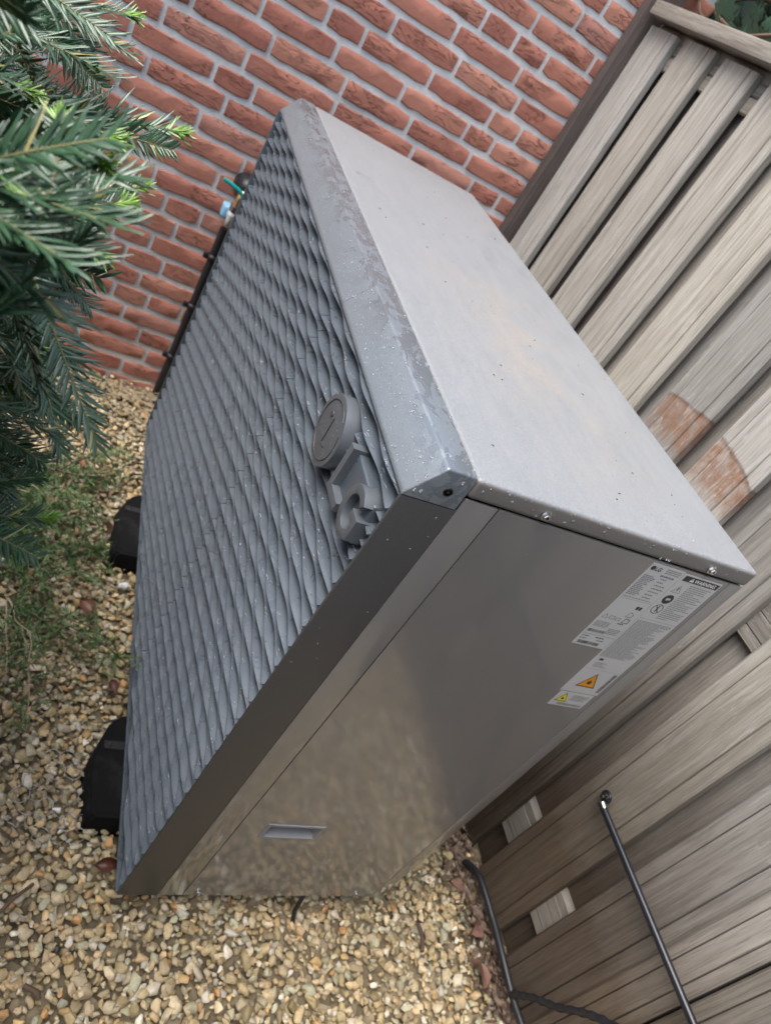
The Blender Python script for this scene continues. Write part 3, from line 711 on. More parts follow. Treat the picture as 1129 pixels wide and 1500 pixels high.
# ---- rain drops
def drops(name, pts, parent=unit, seed=3):
    """pts: position, normal, tangent, radius, stretch"""
    V = []; F = []; r = random.Random(seed)
    for (p, n, t, rad, st) in pts:
        n = Vector(n).normalized(); t = Vector(t); t = (t - n * t.dot(n)).normalized(); b = n.cross(t); base = len(V); K = 8
        sx = [r.uniform(.8, 1.2) for _ in range(K)]
        for hgt, rr_ in ((-.05, 1.0), (.28, .86), (.45, .5)):
            for k in range(K):
                a = 2 * PI * k / K; V.append(tuple(Vector(p) + (t * math.cos(a) * st + b * math.sin(a)) * rad * rr_ * sx[k] + n * rad * hgt))
        V.append(tuple(Vector(p) + n * rad * .52))
        for l in range(2):
            for k in range(K): F.append((base + l * K + k, base + l * K + (k + 1) % K, base + (l + 1) * K + (k + 1) % K, base + (l + 1) * K + k))
        for k in range(K): F.append((base + 2 * K + k, base + 2 * K + (k + 1) % K, base + 3 * K))
        F.append(tuple(base + k for k in range(K - 1, -1, -1)))
    me = pydata(name, V, F, True); o = U(obj(name, me, mats=mat_water)); o['kind'] = 'stuff'; return o
dr = random.Random(21); pts = []
bn = Vector((0, -.0427, .0295)).normalized()
for i in range(1150):                       # bevelled nose of the cap
    xx = dr.uniform(.0, UW - .004); t = dr.random(); rad = min(.0021, max(.0004, dr.lognormvariate(math.log(.00072), .42)))
    if xx < .8 and dr.random() < .35: continue
    pts.append((Vector((xx, .000 + .0275 * t, .9600 + .0400 * t)), bn, (dr.gauss(.3, .5), 0.5, .7), rad, dr.uniform(1, 1.7)))
for i in range(420):
    xx = dr.uniform(.0, UW - .004); rad = min(.0024, max(.0005, dr.lognormvariate(math.log(.0009), .4))); pts.append((Vector((xx, dr.uniform(.031, .063), 1.0012)), (0, 0, 1), (1, dr.gauss(0, .6), 0), rad, dr.uniform(1, 1.5)))
for i in range(110):                        # lid edge on the near side
    yy = dr.uniform(.07, .50); a = dr.uniform(.15, 1.2); pts.append((Vector((UW - .0055 + .0066 * math.cos(a), yy, .994 + .0066 * math.sin(a))), (math.cos(a), 0, math.sin(a)), (0, 1, 0), dr.uniform(.0005, .0014), 1.2))
for i in range(16): pts.append((Vector((UW + .001, dr.uniform(.075, .5), dr.uniform(.977, .992))), (1, 0, 0), (0, 0, 1), dr.uniform(.0010, .0022), 1.2))
for (yy, zz) in ((.052, .990), (.0085, .9655), (.016, .9660), (.010, .985)): pts.append((Vector((UW + .0002, yy, zz)), (1, 0, 0), (0, 0, 1), .0019, 1.3))
for i in range(12): pts.append((Vector((UW, dr.uniform(.006, .062), .95 - abs(dr.gauss(0, .22)) % .93)), (1, 0, 0), (0, 0, 1), dr.uniform(.0007, .0017), 1.2))
for i in range(30): pts.append((Vector((UW, dr.uniform(.10, .5), .97 - abs(dr.gauss(0, .25)) % .9)), (1, 0, 0), (0, 0, 1), dr.uniform(.0005, .0009), 1.1))
for i in range(260): pts.append((Vector((dr.uniform(.02, UW), dr.uniform(.07, .51), 1.0005)), (0, 0, 1), (1, 0, 0), dr.uniform(.0004, .0009), 1.2))
for i in range(120):                        # emblem faces
    a = dr.uniform(0, 2 * PI); q = CR * math.sqrt(dr.random()) * .97; pts.append((Vector((CX + q * math.cos(a), YF, CZ + q * math.sin(a))), (0, -1, 0), (0, 0, 1), dr.uniform(.0004, .0012), 1.3))
drops('raindrop', pts, unit, 4)
pts = []
for i in range(5200):                       # slats: beads and short runs clinging to the lips
    k = dr.randrange(0, 48); xx = dr.uniform(.03, UW - .01); ph = 2 * PI * (xx - PHX) / .1315 + (k % 2) * PI; yl = -.0012 + WA * math.cos(ph)
    t = dr.random() ** 1.6 * .75; z0 = TOPZ - LP * k; t *= .8; p = Vector((xx, yl + .0012 + .0103 * t, z0 + .0019 + .0039 * t))
    n = Vector((0, -(LP), (.0165 - yl))); n = Vector((0, -.0042, .0106)).normalized()
    if abs(n.y) < .01: continue
    nearw = xx / UW
    run = dr.random() < .30 * (.2 + nearw)
    if dr.random() > .15 + .5 * nearw: continue
    pts.append((p, n, (1 if run else dr.gauss(0, 1), 0, 0.4 if run else 1), dr.uniform(.0006, .0013) if not run else dr.uniform(.0008, .0013), dr.uniform(3, 6.5) if run else dr.uniform(1, 1.8)))
drops('raindrop', pts, unit, 5)
# specks of debris on the lid
V = []; F = []
for i in range(46):
    p = Vector((dr.uniform(.1, 1.3), dr.uniform(.09, .5), 1.0011)); s = dr.uniform(.0006, .0019); a = dr.uniform(0, PI); d = Vector((math.cos(a), math.sin(a), 0)) * s * dr.uniform(1, 2.4); e = Vector((-math.sin(a), math.cos(a), 0)) * s * .7; b = len(V)
    V += [p - d, p - e, p + d, p + e, p + Vector((0, 0, s * .6))]; F += [(b, b + 1, b + 4), (b + 1, b + 2, b + 4), (b + 2, b + 3, b + 4), (b + 3, b, b + 4)]
o = U(obj('debris', pydata('debris', V, F), mats=plain('debris', (.07, .05, .03), .8))); o['kind'] = 'stuff'

# ================================================================== rubber feet
def foot(x0, x1, label, near):
    e = empty('rubber_foot', label, 'foot', ((x0 + x1) / 2, .2, GZ), 'black rubber feet under the heat pump')
    cx = (x0 + x1) / 2
    bot = [(x1, -.055), (x1, .46), (x0, .46), (x0, .0), (x0 + .02, -.028), (x0 + .105, -.063)]
    top = [(x1 - .006, -.044), (x1 - .006, .45), (x0 + .02, .45), (x0 + .02, .01), (x0 + .035, -.018), (x0 + .112, -.050)]
    n = len(bot); V = [(a - cx, b - .2, -.01) for a, b in bot] + [(a - cx, b - .2, .052) for a, b in bot] + [(a - cx, b - .2, .060) for a, b in top]
    F = [(i, (i + 1) % n, n + (i + 1) % n, n + i) for i in range(n)] + [(n + i, n + (i + 1) % n, 2 * n + (i + 1) % n, 2 * n + i) for i in range(n)] + [tuple(range(2 * n, 3 * n))]
    me = fixn(pydata('foot_block', V, F)); bm = bmesh.new(); bm.from_mesh(me); bmesh.ops.bevel(bm, geom=[q for q in bm.edges if not q.is_boundary], offset=.006, segments=3, affect='EDGES')
    me2 = bm_mesh('foot_block', bm, True); sharp(me2, 60); obj('foot_block', me2, e, mats=mat_rubber)
    # slot with a steel bracket on the nose
    s = box('slot', (x0 + .070 - cx, -.040 - .2, .0575), (x0 + .088 - cx, .010 - .2, .0625), mat_dark, e, .002)
    tube('bracket', [(x0 + .074 - cx, -.030 - .2, .060), (x0 + .079 - cx, -.030 - .2, .068), (x0 + .084 - cx, -.030 - .2, .060)], .0022, mat_black, e, 6)
    return e
foot(.975, 1.200, 'nearer black rubber foot block sticking out under the louvre front', True)
foot(.29, .535, 'farther black rubber foot block half hidden by the low plant', False)
# drain peg under the near side
pg = tube('drain_peg', [(1.335, .350, .0), (1.345, .352, -.05), (1.358, .356, GZ - .0)], .0045, mat_black, None, 8); tag(pg, 'short black plastic peg poking into the gravel under the side panel', 'peg')

# ================================================================== tap and its riser pipe
px, py = -.275, .036
pipe = empty('water_pipe', 'black vertical water pipe with a clip band running down the brick wall', 'pipe', (px, py, GZ))
tube('pipe_run', [(0, 0, -.02), (0, 0, .30), (0, 0, .62)], .0125, mat_black, pipe, 14)
for z in (.155, .345, .515):
    c_ = empty('tmp', None, None) if False else None
    V, F = tube_data([(0, 0, z), (0, 0, z + .018)], .0150, 14); obj('pipe_clip', fixn(pydata('pipe_clip', V, F, True)), pipe, mats=mat_black)
    box('clip_lug', (-.006, -.028, z + .001), (.006, -.012, z + .016), mat_black, pipe, .002)
tap = empty('garden_tap', 'brass garden tap with a teal lever on the brick wall', 'tap', (px, py, .58))
obj('wall_rose', fixn(pydata('wall_rose', *tube_data([(-.022, .010, .100), (-.002, .010, .102), (.022, .010, .100), (.034, .008, .092)], [.034, .031, .024, .010], 20), True)), tap, mats=mat_black)
tube('tap_body', spline([(.018, .008, .095), (.035, .004, .085), (.040, .000, .066), (.040, -.004, .040)], 4), [.0125] * 8 + [.011] * 5, mat_brass, tap, 12)
obj('collar', fixn(pydata('collar', *tube_data([(.040, -.002, .052), (.040, -.004, .036)], .0145, 6))), tap, mats=mat_steel)
obj('hose_nozzle', fixn(pydata('hose_nozzle', *tube_data([(.040, -.004, .034), (.040, -.005, .022), (.040, -.006, .010), (.040, -.006, -.010)], [.013, .012, .0085, .008], 12), True)), tap, mats=plain('pale_nozzle', (.60, .61, .62), .35))
tube('lever', spline([(.052, .012, .078), (.060, .006, .088), (.062, -.018, .104), (.060, -.062, .114)], 5), .0058, mat_teal, tap, 8)
obj('lever_hub', fixn(pydata('lever_hub', *tube_data([(.036, .010, .078), (.060, .012, .078)], .0105, 12), True)), tap, mats=mat_teal)
box('pipe_joint', (-.014, -.030, .002), (.026, -.004, .040), mat_blue, tap, .008, 3)

# ================================================================== rod, hoses along the fence
rod = empty('fence_rod', 'long thin black metal rod with an eye screwed across the fence boards', 'rod', (1.31, .81, .385))
tube('bar', [(.008, .0, -.004), (.45, .001, -.006), (1.6, .0, -.010)], .0072, mat_rod, rod, 12)
V = []; F = []
ring_pts = [(math.cos(a) * .010 - .004, .012 + .0 * a, math.sin(a) * .010 + .004) for a in [2 * PI * i / 16 for i in range(17)]]
tube('eye_ring', ring_pts, .0034, mat_rod, rod, 8)
tube('eye_screw', [(-.004, .026, .004), (-.004, -.002, .004)], .0040, mat_steel, rod, 10)
tube('ferrule', [(.006, .0, -.003), (.018, .0, -.004)], .0088, mat_steel, rod, 12)
hp = [(1.235, .800, -.058), (1.262, .800, -.030), (1.30, .800, -.014), (1.38, .803, -.014), (1.45, .800, -.012), (1.53, .799, -.014), (1.62, .800, -.008), (1.8, .802, -.012), (2.3, .80, -.02)]
h1 = tube('soaker_hose', spline(hp, 8), .0078, mat_black, None, 10); tag(h1, 'black hose lying along the foot of the fence', 'hose')
hp = [(1.522, .795, -.006), (1.548, .794, .055), (1.578, .793, .108), (1.606, .793, .172), (1.64, .793, .228), (1.72, .79, .33), (1.85, .78, .40)]
P_ = spline(hp, 12); rad = [.0070 + .0011 * math.sin(i * 1.3) for i in range(len(P_))]
h2 = tube('branch_hose', P_, rad, mat_black, None, 10); tag(h2, 'black taped hose branching up from the hose at the fence foot', 'hose')

# ================================================================== chicken wire half buried in the gravel
wm = empty('wire_netting', 'scrap of hexagonal wire netting half buried in the gravel beside the near foot', 'netting', (1.14, -.11, -.055))
V = []; F = []; s = .0165; seg = set()
for i in range(-3, 4):
    for j in range(-2, 3):
        cx = i * 1.5 * s; cy = (j + (.5 if i % 2 else 0)) * math.sqrt(3) * s
        if (i, j) in ((-3, -2), (3, 2), (-3, 2), (3, -2), (-2, -2), (2, 2)): continue
        P_ = [(round(cx + s * math.cos(a), 5), round(cy + s * math.sin(a), 5)) for a in [PI / 3 * q for q in range(6)]]
        for q in range(6): seg.add(tuple(sorted((P_[q], P_[(q + 1) % 6]))))
wr = random.Random(8)
for a, b in sorted(seg):
    za = .007 * math.sin(a[0] * 60 + 1) * math.cos(a[1] * 45) - .001; zb = .007 * math.sin(b[0] * 60 + 1) * math.cos(b[1] * 45) - .001
    v, f = tube_data([(a[0], a[1], za), ((a[0] + b[0]) / 2 + wr.gauss(0, .001), (a[1] + b[1]) / 2 + wr.gauss(0, .001), (za + zb) / 2 + .001), (b[0], b[1], zb)], .0007, 5, False)
    n = len(V); V += v; F += [tuple(i + n for i in q) for q in f]
obj('wire', pydata('wire', V, F, True), wm, mats=mat_wire)

# ================================================================== loose things on the gravel
def pebble(name, label, cat, loc, size, col, seed, group=None):
    v, f = SH[seed]; me = pydata(name, (v * np.array(size)).tolist(), f.tolist(), True); sharp(me, 35)
    o = obj(name, me, None, loc, plain(name + '_stone', col, .5, 0, .2, .3, 200)); o.rotation_euler = (0.1, .2, seed); return tag(o, label, cat, group)
pebble('white_stone', 'smooth white stone beside the louvre front below the low plant', 'stone', (.60, -.018, -.052), (.019, .014, .010), (.62, .63, .66), 3)
pebble('white_flint', 'bright white angular chip on the wire netting', 'stone', (1.172, -.104, -.050), (.011, .007, .006), (.75, .74, .72), 5)
pebble('black_pebble', 'small black pebble left of the netting near the photo edge', 'stone', (1.40, -.075, -.052), (.008, .006, .005), (.02, .02, .022), 6)
mat_leafb = []
def dead_leaf(loc, s, rot, col, label, seed, curl=.35, group=None):
    r = random.Random(seed); n = 9; V = []; F = []
    for i in range(n + 1):
        t = i / n; w = math.sin(PI * t ** .8) * .30 * r.uniform(.85, 1.1)
        zc = curl * .5 * math.sin(PI * t) + r.uniform(-.02, .02)
        for j in (-1, -.5, 0, .5, 1): V.append(((t - .5) * s, j * w * s, (zc - abs(j) * .12 + abs(j) ** 2 * curl * .8) * s))
    for i in range(n):
        for j in range(4): F.append((i * 5 + j, i * 5 + j + 1, (i + 1) * 5 + j + 1, (i + 1) * 5 + j))
    v, f = tube_data([(s * .5, 0, 0), (s * .66, .02 * s, .04 * s), (s * .85, .06 * s, 0)], .018 * s, 5); b = len(V); V += [tuple(p) for p in v]; F += [tuple(i + b for i in q) for q in f]
    mt = plain('dead_leaf_brown', col, .45, 0, .6, .4, 150)
    o = obj('dead_leaf', pydata('dead_leaf', V, F, True), None, loc, mt); o.rotation_euler = rot
    return tag(o, label, 'leaf', group)
dead_leaf((1.264, -.012, -.049), .042, (.5, 0, 1.75), (.075, .028, .018), 'dark red curled dead leaf beside the bottom front corner of the unit', 2, .6)
dead_leaf((.895, -.022, -.050), .036, (.3, .1, .4), (.09, .035, .024), 'dark red dead leaf at the louvre edge above the near foot', 3)
dead_leaf((.43, -.085, -.048), .042, (-.5, .4, 1.0), (.16, .10, .065), 'broad crumpled tan leaf beside the far foot', 4, .7)
dead_leaf((.70, -.095, -.048), .060, (.2, .2, .7), (.10, .045, .028), 'long reddish dead leaf under the low plant', 6)
dead_leaf((.19, -.155, -.050), .045, (.2, .2, .3), (.22, .07, .045), 'pale red dead leaf on the bright gravel near the wall', 7)
for i, (a, b, lab_) in enumerate([(1.30, .745, 'brown curled leaf at the fence foot nearest the unit'), (1.39, .765, 'brown crumpled leaf in the middle of the litter by the fence hose'), (1.475, .745, 'large purple-brown leaf in the litter near the photo bottom')]):
    dead_leaf((a, b, -.044), .045 + .008 * i, (.3 * i, .3, 1.1 + i), (.15, .085, .065), lab_, 20 + i, .4)
# bark and leaf litter along the fence foot
V = []; F = []; lr = random.Random(31)
for i in range(850):
    xx = lr.uniform(.95, 2.2); yy = .83 - abs(lr.gauss(0, .030)) - (0.03 if lr.random() < .2 else 0)
    if xx < 1.15: yy = .83 - abs(lr.gauss(0, .05))
    L_ = lr.uniform(.006, .024); w = L_ * lr.uniform(.18, .45); a = lr.gauss(.1, .7); tl = lr.gauss(0, .35)
    d = Vector((math.cos(a), math.sin(a), tl)) * L_; e = Vector((-math.sin(a), math.cos(a), lr.gauss(0, .4))) * w; p = Vector((xx, yy, -.054 + lr.uniform(-.004, .010))); b = len(V)
    V += [p - d, p - e + Vector((0, 0, .002)), p + d, p + e]; F += [(b, b + 1, b + 2, b + 3)]
lm_ = M('bark_litter', .7); vv = lm_.noise(70, 3); lm_.color(lm_.ramp(vv, [(.35, (.045, .025, .018)), (.5, (.11, .075, .055)), (.66, (.24, .17, .125))])); lm_.bump(lm_.noise(200, 3), .5, .001)
o = obj('leaf_litter', pydata('leaf_litter', V, F), mats=lm_.m); tag(o, kind='stuff')
# twigs
mt = plain('twig_bark', (.07, .045, .03), .8, 0, .6)
mt2 = plain('pale_straw', (.34, .28, .19), .8, 0, .5)
def twig(pts, r_, label, mat=mt, group=None):
    o = tube('twig', spline(pts, 6), r_, mat, None, 7); tag(o, label, 'twig', group); return o
twig([(.165, -.18, -.050), (.175, -.14, -.046), (.185, -.10, -.049)], .0024, 'thin dark twig on the bright gravel near the wall')
twig([(1.300, -.125, -.052), (1.328, -.155, -.046), (1.345, -.17, -.050), (1.365, -.20, -.051)], .0028, 'black crooked twig at the left edge of the photo on the gravel')
twig([(1.372, .632, -.050), (1.398, .634, -.047), (1.425, .628, -.050)], .0045, 'flat brown bark sliver in the open gravel beside the fence')
twig([(1.452, -.118, -.050), (1.462, -.100, -.047), (1.470, -.094, -.052)], .0045, 'stubby black twig at the bottom left of the gravel')
twig([(1.19, -.215, -.051), (1.22, -.185, -.044), (1.23, -.165, -.051)], .0024, 'bent brown twig left of the wire netting')
dv = random.Random(14)
for i in range(26):
    a = Vector((dv.uniform(-.28, -.12), dv.uniform(-.16, .02), -.055)); pts = [a]
    for q in range(4): a = a + Vector((dv.gauss(.015, .02), dv.gauss(.012, .025), dv.gauss(.004, .010))); a.z = max(a.z, -.058); pts.append(a)
    o = tube('dry_stalk', spline(pts, 4), dv.uniform(.0008, .0017), mt2, None, 5); tag(o, 'dry pale stalk tangled on the gravel at the foot of the brick wall', 'stalk', 'dry stalks at the wall foot')

# ================================================================== low creeping plant in front of the unit
lowm = M('low_leaf', .5); lowm.color(lowm.mix(lowm.ramp(lowm.noise(14, 3), [(.35, 0.0), (.65, 1.0)]), (.055, .12, .035), (.16, .24, .10))); mat_low = lowm.m
cp = empty('creeping_shrub', 'sparse low shrub with thin leafy twigs creeping over the gravel', 'shrub', (.35, -.25, GZ)); CP = Vector((.35, -.25, GZ))
V = []; F = []; cr_ = random.Random(17); NS = 0
def leaflet(V, F, p, d, L_, w, r_):
    d = d.normalized(); s_ = d.cross(Vector((r_.gauss(0, 1), r_.gauss(0, 1), r_.gauss(0, 1)))).normalized() * w; b = len(V); n_ = d.cross(s_).normalized()
    V += [p, p + d * L_ * .4 - s_, p + d * L_, p + d * L_ * .4 + s_, p + d * L_ * .5 + n_ * w * .5]; F += [(b, b + 1, b + 4), (b + 1, b + 2, b + 4), (b + 2, b + 3, b + 4), (b + 3, b, b + 4)]
def stem_curve(a, dr_, L_, n, wob, r_):
    pts = [a]; d = dr_.normalized()
    for q in range(n):
        d = (d + Vector((r_.gauss(0, wob), r_.gauss(0, wob), r_.gauss(0, wob) - .02))).normalized(); a = a + d * L_ / n
        if a.z < GZ + .012: a.z = GZ + .012; d.z = abs(d.z) * .3
        pts.append(a)
    return pts
roots = [(.25, -.33), (.34, -.38), (.48, -.36), (.58, -.33), (.70, -.26)]
for i in range(32):
    rx_, ry_ = cr_.choice(roots); a = Vector((rx_, ry_, GZ + .02)); ang = cr_.uniform(.15, 2.2)
    pts = stem_curve(a, Vector((math.cos(ang) * 1.0, math.sin(ang), cr_.uniform(.05, .45))), cr_.uniform(.18, .36), 9, .14, cr_)
    v, f = tube_data([p - CP for p in pts], [.0018 - .0001 * q for q in range(10)], 5); obj('stem', pydata('stem', v, f, True), cp, mats=mt if i % 2 else mt2)
    side = []
    for q in range(2, 10):
        for _ in range(2):
            side.append((pts[q], stem_curve(pts[q], Vector((cr_.gauss(0, 1), cr_.gauss(.3, 1), cr_.gauss(.2, .5))), cr_.uniform(.03, .08), 5, .2, cr_)))
    for (_, sp) in side:
        v, f = tube_data([p - CP for p in sp], .0006, 4, False); b = len(V); V += [tuple(p) for p in v]; F += [tuple(x + b for x in q) for q in f]
        for q in range(len(sp) - 1):
            for _ in range(3):
                t = cr_.random(); p = sp[q].lerp(sp[q + 1], t); d = (sp[q + 1] - sp[q]).normalized() + Vector((cr_.gauss(0, .6), cr_.gauss(0, .6), cr_.gauss(0, .6)))
                leaflet(V, F, p - CP, d, cr_.uniform(.010, .022), .0019, cr_)
o = obj('foliage', pydata('foliage', V, F), cp, mats=mat_low); tag(o, kind='stuff')

# ================================================================== yew shrub close to the camera
ym = M('yew_needle', .30, 0, .5); yv = ym.attr('tone')
ym.color(yv); ym.bump(ym.noise(300, 2), .2, .0005); ym.b.inputs['Coat Weight'].default_value = .25; ym.b.inputs['Coat Roughness'].default_value = .15
ym.b.inputs['Subsurface Weight'].default_value = 0.0; mat_yew = ym.m
mat_ystem = plain('yew_twig', (.14, .13, .05), .7, 0, .5); mat_ybark = plain('yew_bark', (.10, .055, .04), .8, 0, .6)
def sprig_mesh(seed, kind, L_=.14):
    r = random.Random(seed); V = []; F = []; Cc = []; n = 46
    bend = r.uniform(-.35, .35); droop = r.uniform(.05, .3)
    def axis(t): return Vector((L_ * t, bend * L_ * t * t * .5, -droop * L_ * t * t * .5))
    def needle(p, d, ln, w, up, col):
        d = d.normalized(); s_ = d.cross(up).normalized(); n_ = s_.cross(d); b = len(V); cv_ = r.uniform(-.12, .22)
        for t, ww in ((0, .45), (.25, 1), (.65, .95), (1, .08)):
            c_ = p + d * ln * t - n_ * ln * cv_ * t * t
            V.extend([c_ - s_ * w * ww - n_ * w * .25, c_ + n_ * w * .25, c_ + s_ * w * ww - n_ * w * .25]); Cc.extend([col, tuple(x * 1.25 for x in col), col])
        for i in range(3):
            for j in range(2): F.append((b + i * 3 + j, b + i * 3 + j + 1, b + (i + 1) * 3 + j + 1, b + (i + 1) * 3 + j))
    for i in range(n):
        t = (i + .5) / n; p = axis(t); ax = (axis(min(1, t + .02)) - axis(t - .02)).normalized()
        for sd in (-1, 1):
            if r.random() < .06: continue
            ang = math.radians(r.gauss(58 - 22 * t, 7)); side_ = Vector((-ax.y, ax.x, 0)) * sd
            d = ax * math.cos(ang) + side_ * math.sin(ang) + Vector((0, 0, r.gauss(.22, .16)))
            g = r.uniform(.75, 1.25); yel = r.random() < .025
            col = (.30 * g, .26 * g, .09 * g) if yel else (.034 * g, .082 * g, .040 * g)
            if kind == 1 and t > .90: col = (.11 * g, .22 * g, .035 * g)
            ln = .031 * (1 - .45 * max(0, t - .6) / .4) * r.uniform(.8, 1.12) * (1 if t > .08 else .7)
            needle(p, d, ln, .0015, Vector((0, 0, 1)), col)
    if kind == 1:
        for i in range(22):
            d = Vector((1, r.gauss(0, .55), r.gauss(.15, .4))); g = r.uniform(.8, 1.2); needle(axis(r.uniform(.94, 1.0)), d, r.uniform(.009, .016), .0011, Vector((0, 0, 1)), (.15 * g, .28 * g, .04 * g))
    ns = len(F)
    v, f = tube_data([axis(i / 8) for i in range(9)], [.0014 - .0001 * i for i in range(9)], 6); b = len(V); V += v; F += [tuple(x + b for x in q) for q in f]; Cc += [(.1, .1, .04)] * len(v)
    me = pydata('sprig_mesh', V, F, True); ca = me.color_attributes.new('tone', 'FLOAT_COLOR', 'POINT'); ca.data.foreach_set('color', [x for c_ in Cc for x in (*c_, 1)])
    me.materials.append(mat_yew); me.materials.append(mat_ystem)
    for p in me.polygons[ns:]: p.material_index = 1
    return me
SPM = {0: [sprig_mesh(i, 0) for i in range(7)], 1: [sprig_mesh(20 + i, 1) for i in range(4)]}
yew = empty('yew_shrub', 'dark green yew shrub with bright new tips crowding the left edge', 'shrub', (.95, -.95, GZ)); YO = Vector((.95, -.95, GZ))
